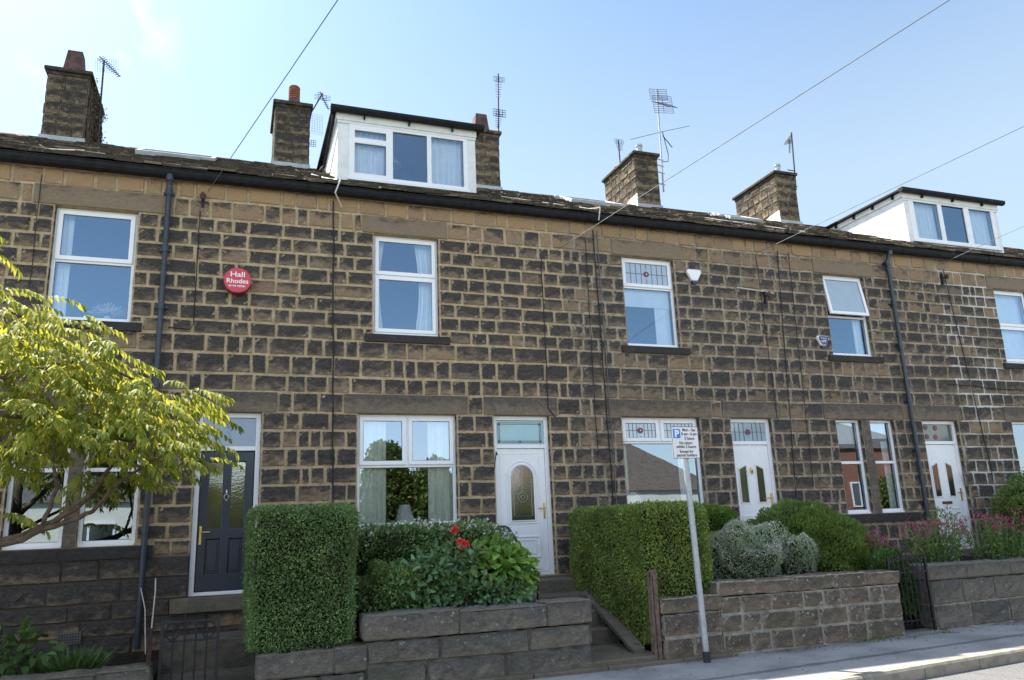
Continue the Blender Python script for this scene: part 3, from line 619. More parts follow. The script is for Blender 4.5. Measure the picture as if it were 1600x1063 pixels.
        g = MB(); g.tube([(x_, .098, z_) for x_, z_ in out_(gw - .045, -.06)], .0035, 5, closed=True)
        g.tube([(gx, .098, g1 + .16), (gx, .098, g0 + .42)], .0035, 5)
        for rr in (.075, .03): g.tube([(gx + rr * math.cos(q * math.pi / 8), .098, g0 + .34 + rr * math.sin(q * math.pi / 8)) for q in range(16)], .0035, 5, closed=True)
        g.build('lead_strips', 'steel', do)
        g = MB(); q0, q1, r0, r1 = gx - .17, gx + .26, 1.13, 1.45
        for i_, t_ in ((0, .014), (.06, .01)): g.plate(q0 + i_, q1 - i_, r0 + i_ * .8, r1 - i_ * .8, [(q0 + i_ + .02, q1 - i_ - .02, r0 + i_ * .8 + .02, r1 - i_ * .8 - .02)], .115 - t_, .114)
        g.plate(a + .04, b - .1, c + .05, d - .07, [(a + .052, b - .112, c + .062, d - .082)], .109, .1145)
        g.build('raised_panel', mat, do, bevel=.004); handle(do, b - .045, 1.82, -1, 'gold', .115)
    else:
        lf.box(a, b, .115, .16, c, d); do = lf.build('door', mat, h, bevel=.006); cx = (a + b) / 2 - .03
        t0, t1 = c + .93, d - .42
        for sg in (-1, 1):
            p0, p1 = (cx - .24, cx - .11) if sg < 0 else (cx + .11, cx + .24); hi = t1 + .06
            pl = [(p0, t0), (p1, t0), (p1, hi if sg < 0 else t1 + .0), (p0, t1 if sg < 0 else hi)]
            g = MB(); g.poly(pl, .103, .114); g.build('glazed_panel', 'door_glass', do)
            g = MB(); g.tube([(x_ + (.02 if i_ in (1, 2) else -.02), .11, z_ + (.02 if i_ > 1 else -.02)) for i_, (x_, z_) in enumerate(pl)], .014, 6, closed=True); g.build('moulding', mat, do)
            g = MB(); e0, e1 = (cx - .27, cx - .05) if sg < 0 else (cx + .05, cx + .27); g.plate(e0, e1, c + .12, t0 - .22, [(e0 + .025, e1 - .025, c + .145, t0 - .245)], .103, .1145); g.build('raised_panel', mat, do, bevel=.004)
        if style == 'reds': g = MB(); g.box(cx - .12, cx + .12, .105, .1145, t0 - .15, t0 - .1); g.build('letterbox', 'potdark', do)
        else:
            g = MB(); g.lathe(cx + .0, .1, [(.015, t1 - .06), (.03, t1 - .02), (.012, t1 + .04)], 10); g.tube([(cx + .025 * math.cos(t * math.pi / 6), .09, t1 - .05 + .03 * math.sin(t * math.pi / 6)) for t in range(12)], .006, 5, closed=True); g.build('knocker', 'gold', do)
        handle(do, b - .035, c + .95, -1, 'gold', .115)
    return do
def chimney(h, x0, x1, y0, y1, pots, ztop=10.4, fillet=False):
    m_ = MB(); zb = 8.2; m_.box(x0, x1, y0, y1, zb, ztop - .1, at=[(.5, 0, 1, .5)] * 8)
    zz = [8.3, 8.55, 8.80, 9.05]
    while zz[-1] < ztop - .3: zz.append(zz[-1] + random.uniform(.2, .27))
    zz.append(ztop - .1)
    kw = dict(wmin=.2, wmax=.42, proud=.02, gap=.026)
    courses(m_, Vector((0, y0, 0)), X, Z, -Y, x0, x1, zz, [], **kw)
    courses(m_, Vector((x0, y1, 0)), -Y, Z, -X, 0, y1 - y0, zz, [], **kw)
    courses(m_, Vector((x1, y0, 0)), Y, Z, X, 0, y1 - y0, zz, [], **kw)
    ch = m_.build('chimney', 'chimney', h, attr=True)
    c_ = MB(); nx, ny = 7, 14; e = .075
    for lv, (ea, za, zb_) in enumerate(((.02, ztop - .11, ztop - .04), (.065, ztop - .04, ztop + .04))):
        c_.box(x0 - ea, x1 + ea, y0 - ea, y1 + ea, za, zb_, at=[(.6, 0, 1, .6)] * 8)
    co_ = c_.build('chimney_cap', 'chimney', ch, attr=True, bevel=.02)
    f = MB(); f.box(x0 - .035, x1 + .035, y0 - .04, y0 - .018, roofz(y0) - .1, roofz(y0) + .11); f.box(x1 + .02, x1 + .035, y0 - .018, y1 * .5 + y0 * .5, roofz(y0) - .3, roofz(y0) + .12)
    f.build('flashing', 'lead', ch)
    if fillet:
        f = MB(); f.add([(x0 - .03, y0 - .016, 8.75), (x0 - .03, y0 - .016, 9.32), (x0 - .03, y0 + .35, 9.30), (x0 - .03, y0 + 1.1, 9.1), (x0 - .03, y0 + 1.1, 8.6), (x0 - .012, y0 - .016, 8.75), (x0 - .012, y0 - .016, 9.32), (x0 - .012, y0 + .35, 9.30), (x0 - .012, y0 + 1.1, 9.1), (x0 - .012, y0 + 1.1, 8.6)],
                        [(4, 3, 2, 1, 0), (5, 6, 7, 8, 9), (0, 1, 6, 5), (1, 2, 7, 6), (2, 3, 8, 7)]); f.build('render_fillet', 'whitewash', ch)
    for (px, py, kind) in pots:
        zt = ztop + .04; p = MB()
        if kind == 'square':
            for (s0, s1, za, zb_) in ((.18, .13, zt, zt + .48),):
                v = [(px - s0, py - s0, za), (px + s0, py - s0, za), (px + s0, py + s0, za), (px - s0, py + s0, za), (px - s1, py - s1, zb_), (px + s1, py - s1, zb_), (px + s1, py + s1, zb_), (px - s1, py + s1, zb_)]
                p.add(v, [(0, 3, 2, 1), (4, 5, 6, 7), (0, 1, 5, 4), (1, 2, 6, 5), (2, 3, 7, 6), (3, 0, 4, 7)])
            p.build('chimney_pot', 'potdark', ch, bevel=.01)
        elif kind == 'louvre':
            s0, s1 = .13, .11
            v = [(px - s0, py - s0, zt), (px + s0, py - s0, zt), (px + s0, py + s0, zt), (px - s0, py + s0, zt), (px - s1, py - s1, zt + .2), (px + s1, py - s1, zt + .2), (px + s1, py + s1, zt + .2), (px - s1, py + s1, zt + .2)]
            p.add(v, [(0, 3, 2, 1), (4, 5, 6, 7), (0, 1, 5, 4), (1, 2, 6, 5), (2, 3, 7, 6), (3, 0, 4, 7)]); po = p.build('chimney_pot', 'potdark', ch, bevel=.01)
            q = MB(); pr = []
            for k in range(6): z_ = zt + .2 + k * .05; pr += [(.085, z_), (.12, z_ + .01), (.12, z_ + .035), (.085, z_ + .042)]
            pr += [(.1, zt + .51), (.06, zt + .54)]; q.lathe(px, py, pr, 18); q.build('chimney_pot', 'terracotta', ch)
        elif kind == 'metal': p.lathe(px, py, [(.07, zt), (.07, zt + .2), (.085, zt + .2), (.085, zt + .25)], 14); p.build('chimney_pot', 'steel', ch)
        elif kind == 'low': p.lathe(px, py, [(.14, zt), (.15, zt + .05), (.11, zt + .09)], 16); p.build('chimney_pot', 'terracotta', ch)
    return ch
def dormer(h, x0, x1, yf, zb, zt, panes, wx0, wx1, wz0, wz1, roofmat='black'):
    yb = (zt - EAVE[1]) / SL + EAVE[0] + .25
    m_ = MB(); m_.plate(x0, x1, zb, zt, [(wx0, wx1, wz0, wz1)], yf, yf + .1)
    for xa, xb in ((x0, x0 + .08), (x1 - .08, x1)):
        pr = [(yf + .1, zb - .02), (yf + .1, zt - .001), (yb, zt - .001), (yb, zt - .35)]
        v = [(xa, p, q) for p, q in pr] + [(xb, p, q) for p, q in pr]; m_.add(v, [(0, 1, 2, 3), (7, 6, 5, 4), (0, 4, 5, 1), (1, 5, 6, 2), (2, 6, 7, 3), (3, 7, 4, 0)])
    m_.box(x0 + .001, x1 - .001, yf + .101, yb - .05, zt - .06, zt - .003)
    d = m_.build('dormer', 'white_dull', h)
    f = MB(); f.box(x0 - .02, x1 + .02, yf - .035, yf - .002, zt - .15, zt - .001); f.box(x0 - .01, x1 + .01, yf - .02, yf - .003, zt - .2, zt - .151)
    f.box(x0 - .03, x0 - .002, yf - .001, yb, zt - .12, zt - .001); f.box(x1 + .002, x1 + .03, yf - .001, yb, zt - .12, zt - .001); f.build('fascia_board', 'white_dull', d, bevel=.004)
    r = MB(); r.box(x0 - .12, x1 + .12, yf - .1, yb + .1, zt, zt + .05); r.build('flat_roof', roofmat, d, bevel=.006)
    g = MB(); pr = [(yf - .16, zt + .055), (yf - .165, zt + .0), (yf - .14, zt - .04), (yf - .1, zt - .045), (yf - .06, zt - .04), (yf - .037, zt - .0), (yf - .037, zt + .05)]
    g.extr(pr, x0 - .14, x1 + .14)
    g.build('gutter', roofmat, d)
    for k in range(3): q = MB(); xx = x0 + (x1 - x0) * (.18 + .32 * k); q.box(xx - .012, xx + .012, yf - .1, yf - .036, zt - .11, zt - .0455); q.build('gutter_bracket', roofmat, d)
    for k in range(4):
        yy = yf + .2 + k * .6
        if yy < yb - .1:
            for a_, b_ in ((x0 - .075, x0 - .031), (x1 + .031, x1 + .075)): q = MB(); q.box(a_, b_, yy, yy + .05, zt - .09, zt - .001); q.build('rafter_end', roofmat, d)
    w_ = MB(); w_.plate(wx0 + .001, wx1 - .001, wz0 + .001, wz1 - .001, [p[:4] for p in panes], yf - .015, yf + .06); w_.box(wx0 - .02, wx1 + .02, yf - .05, yf - .0151, wz0 - .03, wz0 + .02); wf = w_.build('window_frame', 'white', d, bevel=.004)
    for p in panes:
        a, b, c, e = p[:4]; q = MB(); q.quad((a, yf + .02, c), (b, yf + .02, c), (b, yf + .02, e), (a, yf + .02, e)); q.build('pane', 'glass_dormer', d)
        q = MB(); q.plate(a, b, c, e, [(a + .006, b - .006, c + .006, e - .006)], yf + .012, yf + .0195); q.build('gasket', 'lead_came', d)
        if p[4] == 'c': cu = curtain(d, a - .02, b + .02, c - .03, e + .03, yf + .14, per=.09, amp=.018)
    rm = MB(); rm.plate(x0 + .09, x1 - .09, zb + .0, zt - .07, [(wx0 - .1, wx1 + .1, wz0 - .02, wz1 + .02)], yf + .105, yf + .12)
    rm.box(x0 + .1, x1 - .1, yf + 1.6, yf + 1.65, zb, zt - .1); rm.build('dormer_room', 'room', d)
    return d
OPEN = {i: [] for i in range(7)}
HOUSES = {}
labels = {0: 'leftmost stone terraced house beyond the yellow green tree', 1: 'stone terraced house with the dark grey panelled front door numbered 3', 2: 'stone terraced house with the white arched glass door and large white dormer above it',
          3: 'stone terraced house with leaded rose lights beside the parking sign', 4: 'stone terraced house with paired stone mullioned windows and a letterbox door', 5: 'white pointed stone terraced house with dormer at the right edge', 6: 'farthest terraced house beyond the white pointed one'}
# openings: (x0,x1,z0,z1)
op = {0: [(-6.6, -5.6, 4.49, 6.10), (-6.9, -5.4, 1.63, 3.285), (-4.6, -3.75, .87, 3.285)],
      1: [(-2.41, -1.38, 4.49, 6.10), (-2.62, -1.95, 1.55, 3.285), (-1.80, -1.12, 1.55, 3.285), (-.46, .375, .87, 3.285)],
      2: [(1.92, 2.95, 4.49, 6.10), (1.70, 3.19, 1.655, 3.285), (3.78, 4.71, .87, 3.285)],
      3: [(6.21, 7.24, 4.49, 6.10), (5.99, 7.47, 1.65, 3.285), (8.09, 8.95, .87, 3.285)],
      4: [(10.52, 11.52, 4.49, 6.10), (10.36, 10.96, 1.58, 3.285), (11.14, 11.74, 1.58, 3.285), (12.42, 13.34, .87, 3.285)],
      5: [(14.98, 15.98, 4.49, 6.10), (14.78, 16.2, 1.58, 3.285), (16.7, 17.5, .87, 3.285)],
      6: [(19.1, 20.1, 4.49, 6.10), (18.9, 20.3, 1.58, 3.285), (20.8, 21.6, .87, 3.285)]}
lint = {0: [(-6.8, -5.4, 1), (-7.1, -5.2, 0), (-4.8, -3.6, 0)], 1: [(-2.68, -.93, 1), (-2.9, -.84, 0), (-.66, .58, 0)], 2: [(1.74, 3.10, 1), (1.5, 3.37, 0), (3.62, 4.85, 0)],
        3: [(6.02, 7.42, 1), (5.74, 7.72, 0), (7.93, 9.12, 0)], 4: [(10.3, 11.75, 1), (10.1, 11.95, 0), (12.2, 13.43, 0)], 5: [(14.8, 16.2, 1), (14.6, 16.4, 0), (16.5, 17.64, 0)], 6: [(18.9, 20.3, 1), (18.7, 20.5, 0), (20.6, 21.8, 0)]}
for hi in range(7):
    x0, x1 = BX[hi], BX[hi + 1]
    H_ = thing('terraced_house', ((x0 + x1) / 2, 4, 0), labels[hi], 'house', 'terraced stone houses in one row'); HOUSES[hi] = H_
    ho = op[hi]; wall = MB(); zt = 6.66
    blocks = [(a, b, 3.285 if not up else 6.10, 3.57 if not up else 6.38) for a, b, up in lint[hi]]
    sills = [(o[0] - .13, o[1] + .15, o[2] - .125, o[2]) for o in ho if o[2] > 1]
    if hi == 1: sills = [sills[0], (-2.85, -.9, 1.40, 1.55)]; mull = (-1.95, -1.80, 1.55, 3.285)
    elif hi == 4: sills = [sills[0], (10.15, 11.95, 1.43, 1.58)]; mull = (10.96, 11.14, 1.58, 3.285)
    else: mull = None
    st_blocks = []
    for o in ho:
        if o[2] < 1: st_blocks.append((o[0] - .2, o[1] + .2, .68, .87))
    white = hi >= 5
    bk = wall; bk.cur = 1; bk.plate(x0, x1, -.1, zt, ho, 0, .29)
    bk.box(x0 + .002, x1 - .002, 7.9, 8.2, -.1, 6.66)
    for xx in (x0 + .003, x1 - .083):
        v = [(xx, .29, 0), (xx, .29, 6.6), (xx, 4.1, 8.75), (xx, 7.9, 6.6), (xx, 7.9, 0)]; v += [(a + .08, b, c) for a, b, c in v]
        bk.add(v, [(4, 3, 2, 1, 0), (5, 6, 7, 8, 9), (0, 1, 6, 5), (1, 2, 7, 6), (2, 3, 8, 7), (3, 4, 9, 8), (4, 0, 5, 9)])
    bk.cur = 0
    hl = ho + blocks + sills + st_blocks + ([mull] if mull else [])
    def cleanf(x, z, hi=hi):
        if z > 6.38: return random.uniform(.55, 1.0)
        if z > 6.1: return random.uniform(.25, .6)
        for a, b, up in lint[hi]:
            if not up and 3.6 < z < 3.9 and a < x < b: return random.uniform(0, .25)
            if up and 4.1 < z < 4.4 and a - .1 < x < b + .1: return random.uniform(.1, .45)
        return random.choice([0, 0, 0, 0, 0, 0, .15, .3])
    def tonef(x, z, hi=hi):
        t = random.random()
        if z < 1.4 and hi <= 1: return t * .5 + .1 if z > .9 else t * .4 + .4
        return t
    for ci in range(len(ZS) - 1):
        jo = lambda b: .19 * math.sin(ci * 2.4 + b * 1.7) * (1 if abs(math.sin(ci * 5.1 + b)) > .3 else .3)
        big = hi <= 1 and ZS[ci + 1] < 1.45
        courses(wall, Vector((0, 0, 0)), X, Z, -Y, x0 + (jo(hi) if hi else 0), x1 + (jo(hi + 1) if hi < 6 else 0), ZS[ci:ci + 2], hl, cleanf=cleanf, tonef=tonef, wmin=.55 if big else .2 if hi < 3 else .17, wmax=.85 if big else .50 if hi < 3 else .43, gap=.012 if big else .025 if not white else .02, rough=.012)
    for o in ho:  # reveal stones at the jambs
        for j, (za, zb_) in enumerate(zip(ZS[:-1], ZS[1:])):
            a, b = max(za, o[2]), min(zb_, o[3])
            if b - a > .06:
                tn = random.random()
                add_stone(wall, Vector((o[1], -.004, 0)), Y, Z, -X, 0, .1, a, b, proud=.004, gap=.012, tone=tn)
                add_stone(wall, Vector((o[0], .1, 0)), -Y, Z, X, 0, .1, a, b, proud=.004, gap=.012, tone=tn)
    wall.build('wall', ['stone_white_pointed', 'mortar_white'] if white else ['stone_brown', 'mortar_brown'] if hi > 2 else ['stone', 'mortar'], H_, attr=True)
    for (a, b, c, d), (_, _, up) in zip(blocks, lint[hi]): lintel(H_, a, b, c, d, tone=.35 if up else .6, clean=.35 if up else 0.)
    for s in sills: sill(H_, *s)
    for s in st_blocks:
        m_ = MB(); m_.box(s[0], s[1], -.09, .089, s[2] + .002, s[3] - .004, at=[(.5, 0, 1, .5)] * 8); m_.build('door_step', 'stepstone', H_, attr=True, bevel=.01)
    if mull: m_ = MB(); m_.box(mull[0] + .002, mull[1] - .002, -.012, .088, mull[2] + .002, mull[3] - .002, at=[(.7, 0, 1, .5)] * 8); m_.build('mullion', 'ashlar', H_, attr=True, bevel=.008)
    # rooms
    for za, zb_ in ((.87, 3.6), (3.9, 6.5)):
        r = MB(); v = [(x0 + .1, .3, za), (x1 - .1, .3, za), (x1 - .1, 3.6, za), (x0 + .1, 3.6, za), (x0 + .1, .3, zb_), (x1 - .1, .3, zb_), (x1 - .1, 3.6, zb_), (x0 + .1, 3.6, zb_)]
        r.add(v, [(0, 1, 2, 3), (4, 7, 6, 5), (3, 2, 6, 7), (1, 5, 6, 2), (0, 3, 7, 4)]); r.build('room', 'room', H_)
    # roof
    rf = MB(); v = [(x0, EAVE[0], EAVE[1] - .03), (x1, EAVE[0], EAVE[1] - .03), (x1, RIDGE[0], RIDGE[1] - .03), (x0, RIDGE[0], RIDGE[1] - .03), (x1, 8.4, 6.74), (x0, 8.4, 6.74)]
    rf.add(v, [(0, 1, 2, 3), (3, 2, 4, 5)])
    th = math.atan(SL); Dv = Vector((0, math.cos(th), math.sin(th))); Nv = Vector((0, -math.sin(th), math.cos(th))); slope = (RIDGE[0] - EAVE[0]) / math.cos(th); s_ = -.03; row = 0
    while s_ < slope:
        ex = .26 - .09 * s_ / slope; x = x0 - random.random() * .2
        while x < x1:
            wd = random.uniform(.2, .48); a, b = max(x, x0 + .001), min(x + wd - .006, x1 - .001)
            if b - a > .03:
                t_ = random.uniform(.015, .042); l = ex * 1.35; up = random.uniform(0, .018); dz = random.uniform(-.02, .02); rr = random.uniform(-.035, .035)
                o0 = Vector((0, EAVE[0], EAVE[1])) + Dv * (s_ + dz)
                P0 = [o0 + X * a + Nv * (.012 + up), o0 + X * b + Nv * (.012 + up + rr * .3) + Dv * rr, o0 + X * (b - .004) + Dv * l + Nv * -.004, o0 + X * a + Dv * l + Nv * -.004]
                P1 = [p + Nv * t_ for p in P0]; rf.add([tuple(p) for p in P0 + P1], [(4, 5, 6, 7), (0, 1, 5, 4), (1, 2, 6, 5), (3, 0, 4, 7)])
            x += wd
        s_ += ex; row += 1
    x = x0
    while x < x1 - .02:
        b = min(x + .46, x1); dz = random.uniform(-.01, .012)
        rf.add([(x, 3.93, 8.94 + dz), (b, 3.93, 8.94 + dz), (b, 4.1, 9.06 + dz), (x, 4.1, 9.06 + dz), (x, 4.27, 8.94 + dz), (b, 4.27, 8.94 + dz)], [(0, 1, 2, 3), (3, 2, 5, 4), (0, 3, 4), (1, 5, 2)]); x = b + .0
    rf.build('roof', 'slate', H_)
    # gutter: timber fascia + ogee box
    g = MB(); g.box(x0, x1, -.055, -.03, 6.63, 6.70)
    pr = [(-.056, 6.625), (-.09, 6.605), (-.13, 6.605), (-.165, 6.63), (-.185, 6.67), (-.19, 6.72), (-.2, 6.725), (-.2, 6.737), (-.182, 6.737), (-.17, 6.68), (-.13, 6.64), (-.056, 6.66)]
    g.extr(pr, x0 + .001, x1 - .001)
    for jx in (x0 + 1.4, x0 + 3.2):
        pr2 = [(y_ - (.006 if y_ < -.1 else 0), z_ - (.006 if z_ < 6.66 else 0)) for y_, z_ in pr]; g.extr(pr2, jx - .05, jx + .05)
    g.build('gutter', 'black', H_)
def downpipe(h, x, zb, off=0.):
    p = MB(); p.tube([(x + off, -.13, 6.68), (x + off, -.13, 6.60), (x + off * .6, -.10, 6.52), (x, -.085, 6.42), (x, -.085, 4.5), (x, -.085, zb)], .038, 12)
    for z in (6.40, 5.55, 4.72, 3.62, 2.7, 1.75): p.tube([(x, -.085, z - .045), (x, -.085, z + .045)], .048, 12); p.box(x - .075, x + .075, -.05, -.005, z - .02, z + .02)
    p.lathe(x + off, -.13, [(.05, 6.56), (.055, 6.64), (.05, 6.66)], 12)
    return p.build('downpipe', 'pipe', h, smooth=False)
downpipe(HOUSES[1], -1.0, .3); downpipe(HOUSES[4], 12.1, .8, .05)
# --- windows
H = HOUSES
def up2(h, o, split, st=('sash', 'sash'), gl=('clear', 'clear'), tilt=0):
    x0, x1, z0, z1 = o; fw = .05; l = [(x0 + fw, x1 - fw, z0 + .065, split - .022, st[0], gl[0]), (x0 + fw, x1 - fw, split + .022, z1 - fw, st[1], gl[1], tilt)]
    return win(h, x0 + .003, x1 - .003, z0 + .002, z1 - .003, l)
w0 = up2(H[0], op[0][0], 5.4); wg0 = up2(H[0], op[0][1], 2.6)
w1 = up2(H[1], op[1][0], 5.34, ('fixed', 'sash')); curtain(w1, -2.36, -2.2, 4.5, 6.08)
w2 = up2(H[2], op[2][0], 5.45); curtain(w2, 1.95, 2.13, 4.5, 6.08, .22, taper=.8); curtain(w2, 2.60, 2.92, 4.5, 6.08, .22, taper=-.5)
w3 = up2(H[3], op[3][0], 5.56, ('fixed', 'sash'), ('clear', 'leaded'))
m_ = MB(); m_.box(6.24, 7.2, .2, .206, 5.24, 5.6); m_.build('roller_blind', 'curtain', w3); m_ = MB(); m_.box(6.9, 7.2, .22, .225, 4.5, 5.3); m_.build('side_blind', 'curtain', w3)
w4 = up2(H[4], op[4][0], 5.27, ('fixed', 'sash'), ('clear', 'frost'), tilt=.16); curtain(w4, 11.3, 11.48, 4.5, 5.3)
m_ = MB(); m_.box(15.0, 15.96, .2, .206, 4.6, 6.08)
w5 = up2(H[5], op[5][0], 5.3); m_.build('roller_blind', 'curtain', w5); w6 = up2(H[6], op[6][0], 5.3)
GG = 'glass_ground'
def pair(h, o, tz):
    x0, x1, z0, z1 = o; return win(h, x0 + .003, x1 - .003, z0 + .002, z1 - .003, [(x0 + .055, x1 - .055, z0 + .075, tz - .025, 'fixed', 'clear'), (x0 + .05, x1 - .05, tz + .025, z1 - .05, 'fixed', 'clear')], GG)
pair(H[1], op[1][1], 2.52); pair(H[1], op[1][2], 2.52)
a4 = pair(H[4], op[4][1], 2.50); b4 = pair(H[4], op[4][2], 2.50)
m_ = MB(); m_.box(10.4, 10.93, .2, .206, 2.85, 3.25); m_.build('roller_blind', 'curtain', a4); m_ = MB(); m_.box(11.17, 11.7, .2, .206, 2.95, 3.25); m_.build('roller_blind', 'curtain', b4)
curtain(b4, 11.55, 11.70, 1.6, 2.9)
x0, x1, z0, z1 = op[2][1]
g2 = win(H[2], x0 + .003, x1 - .003, z0 + .002, z1 - .003, [(x0 + .05, 2.415, 2.555, z1 - .05, 'sash', 'clear'), (2.475, x1 - .05, 2.555, z1 - .05, 'sash', 'clear'), (x0 + .05, x1 - .05, z0 + .06, 2.505, 'fixed', 'clear')], GG)
curtain(g2, 1.74, 2.15, 1.66, 3.26, .20, 'curtain_cream', per=.1, amp=.022); curtain(g2, 2.78, 3.17, 1.66, 3.26, .20, 'curtain_cream', per=.1, amp=.022)
x0, x1, z0, z1 = op[3][1]
g3 = win(H[3], x0 + .003, x1 - .003, z0 + .002, z1 - .003, [(x0 + .05, 6.70, 2.90, z1 - .05, 'sash', 'leaded'), (6.76, x1 - .05, 2.90, z1 - .05, 'sash', 'leaded'), (x0 + .05, x1 - .05, z0 + .06, 2.85, 'fixed', 'clear')], GG)
curtain(g3, 6.0, 6.14, 1.66, 2.87, .22); curtain(g3, 7.1, 7.25, 1.66, 2.87, .22)
for k in (5, 6):
    o = op[k][1]; gx = win(H[k], o[0] + .003, o[1] - .003, o[2] + .002, o[3] - .003, [(o[0] + .05, o[1] - .05, o[2] + .06, 2.30, 'fixed', 'clear'), (o[0] + .05, o[1] - .05, 2.36, o[3] - .05, 'fixed', 'clear')], GG)
# --- doors
def dr(hi, zt, style, mat='white'): o = op[hi][-1]; return door(H[hi], o[0] + .003, o[1] - .003, o[2] + .002, o[3] - .003, zt, style, mat)
dr(0, 2.79, 'leaded'); dr(1, 2.79, 'three', 'anthracite'); dr(2, 2.81, 'aqua'); dr(3, 2.86, 'leaded'); dr(4, 2.86, 'reds'); dr(5, 2.86, 'leaded'); dr(6, 2.86, 'leaded')
# --- chimneys
c1 = chimney(H[1], -3.62, -2.92, 4.0, 5.5, [(-3.22, 4.22, 'square'), (-3.1, 5.2, 'low')], 10.45)
chimney(H[2], .56, 1.24, 4.0, 5.3, [(.93, 4.25, 'louvre')], 10.42); chimney(H[3], 4.84, 5.46, 4.0, 5.5, [(5.1, 4.25, 'square')], 10.4)
chimney(H[3], 8.98, 9.6, 4.0, 5.65, [(9.2, 4.12, 'metal'), (9.35, 4.7, 'low'), (9.1, 5.0, 'low')], 10.4, True); chimney(H[4], 13.14, 13.76, 4.0, 5.75, [(13.35, 4.12, 'metal'), (13.3, 5.2, 'low')], 10.4, True)
# dead ivy on the first chimney
n = 2600; yy = RNG.uniform(4.1, 5.5, n); zz_ = RNG.uniform(8.7, 10.45, n); P = np.stack([-2.905 + RNG.exponential(.028, n), yy, zz_], 1); k = blob_noise(P, 4, 3) > -.35; P = P[k]
leafmesh('dead_ivy', P, RNG.normal(0, .6, P.shape) + np.array([.4, 0, -.7]), .055, .03, 'ivy_dead', c1)
m_ = MB()
for k in range(46):
    y_ = random.uniform(4.05, 5.4); z_ = 8.8; pts = []; x_ = -2.885
    for q in range(9): pts.append((x_ + random.uniform(0, .04), y_, z_)); y_ += random.uniform(-.07, .1); z_ += random.uniform(.1, .22); z_ = min(z_, 10.5)
    m_.tube(pts, random.uniform(.006, .013), 5)
m_.build('ivy_stems', 'bark', c1)
# --- dormers
dormer(H[2], 1.47, 3.93, 1.0, 7.40, 8.66, [(1.76, 2.30, 8.22, 8.36, 'c'), (1.76, 2.30, 7.56, 8.12, 'c'), (2.42, 3.03, 7.52, 8.42, 'n'), (3.11, 3.70, 7.52, 8.42, 'c')], 1.66, 3.78, 7.44, 8.47)
dormer(H[5], 14.02, 16.9, 1.0, 7.40, 8.62, [(14.3, 15.02, 7.55, 8.44, 'c'), (15.14, 15.82, 7.55, 8.44, 'n'), (15.98, 16.68, 7.55, 8.44, 'c')], 14.15, 16.78, 7.47, 8.50)
m_ = MB(); m_.tube([(1.40, 1.05, 8.62), (1.39, 1.1, 8.45), (1.38, 2.2, 8.2), (1.38, 2.9, 8.45)], .03, 8); m_.build('dormer_downpipe', 'black', H[2])
# --- roof windows
def skylight(h, x0, x1, y0, y1):
    m_ = MB(); th = math.atan(SL)
    def T(q): y = q[1]; return (q[0], y - math.sin(th) * q[2], roofz(y) + math.cos(th) * q[2])
    m_.T = T; m_.plate2 = None
    for (a, b, c, d) in ((x0, x1, y0, y0 + .06), (x0, x1, y1 - .06, y1), (x0, x0 + .06, y0 + .06, y1 - .06), (x1 - .06, x1, y0 + .06, y1 - .06)): m_.box(a, b, c, d, .0, .11)
    o = m_.build('roof_window', 'lead', h, bevel=.005); g = MB(); g.T = T; g.quad((x0 + .06, y0 + .06, .09), (x1 - .06, y0 + .06, .09), (x1 - .06, y1 - .06, .09), (x0 + .06, y1 - .06, .09)); g.build('pane', 'glass', o)
skylight(H[1], -1.75, -.5, 2.0, 2.9); skylight(H[3], 6.35, 7.6, 2.2, 3.1); skylight(H[4], 10.5, 11.4, 2.6, 3.4)
# air brick
m_ = MB(); m_.box(-1.90, -1.64, -.035, .0, .41, .55); o = m_.build('air_vent', 'gardenstone', H[1]); m_ = MB()
for i in range(8):
    for j in range(4): m_.box(-1.885 + i * .03, -1.867 + i * .03, -.037, -.0352, .425 + j * .03, .442 + j * .03)
m_.build('vent_holes', 'ink', o)
# ------------------------------------------------------------------ inside things glimpsed
def lathe_thing(name, label, cat, loc, prof, mat, parent=None):
    m_ = MB(); m_.lathe(loc[0], loc[1], [(r, z + loc[2]) for r, z in prof], 20); return m_
t = thing('white_tuft', (-1.72, .4, 4.5), 'white feathery ornament behind the lower pane of the leftmost upper window', 'tuft')  # small white leaves on a turned base make the pale patch in this pane
m_ = MB(); m_.lathe(-1.72, .4, [(.05, 4.5), (.03, 4.6), (.045, 4.66)], 12); m_.build('tuft_base', 'curtain', t)
n_ = 260; a_ = RNG.uniform(.15, 3.0, n_); r_ = RNG.uniform(.05, .2, n_); leafmesh('tuft_leaves', np.stack([-1.72 + r_ * np.cos(a_), .4 + RNG.normal(0, .02, n_), 4.66 + r_ * .75 * np.sin(a_)], 1), np.stack([np.cos(a_), RNG.normal(0, .2, n_), np.sin(a_)], 1), .07, .025, 'paleflower', t)
t = thing('table_lamp', (2.50, .55, 1.45), 'white shaded table lamp behind the lower pane between cream curtains', 'lamp')
m_ = MB(); m_.lathe(2.50, .55, [(.15, 1.72), (.08, 1.98), (.075, 1.98)], 20); m_.build('lamp_shade', 'curtain', t); m_ = MB(); m_.lathe(2.50, .55, [(.07, 1.45), (.03, 1.52), (.02, 1.72)], 14); m_.build('lamp_base', 'gold', t)
t = thing('pendant_lamp', (2.6, 1.9, 8.6), 'white pendant lamp shade hanging behind the middle dormer pane', 'lamp')
m_ = MB(); m_.lathe(2.6, 1.9, [(.17, 8.22), (.05, 8.38), (.045, 8.38)], 20); m_.build('lamp_shade', 'inkwhite', t); m_ = MB(); m_.tube([(2.6, 1.9, 8.37), (2.6, 1.9, 8.6)], .006, 6); m_.build('flex', 'inkwhite', t)
t = thing('oval_mirror', (6.35, .45, 1.62), 'oval wooden framed mirror standing behind the glass above the right hedge', 'mirror')
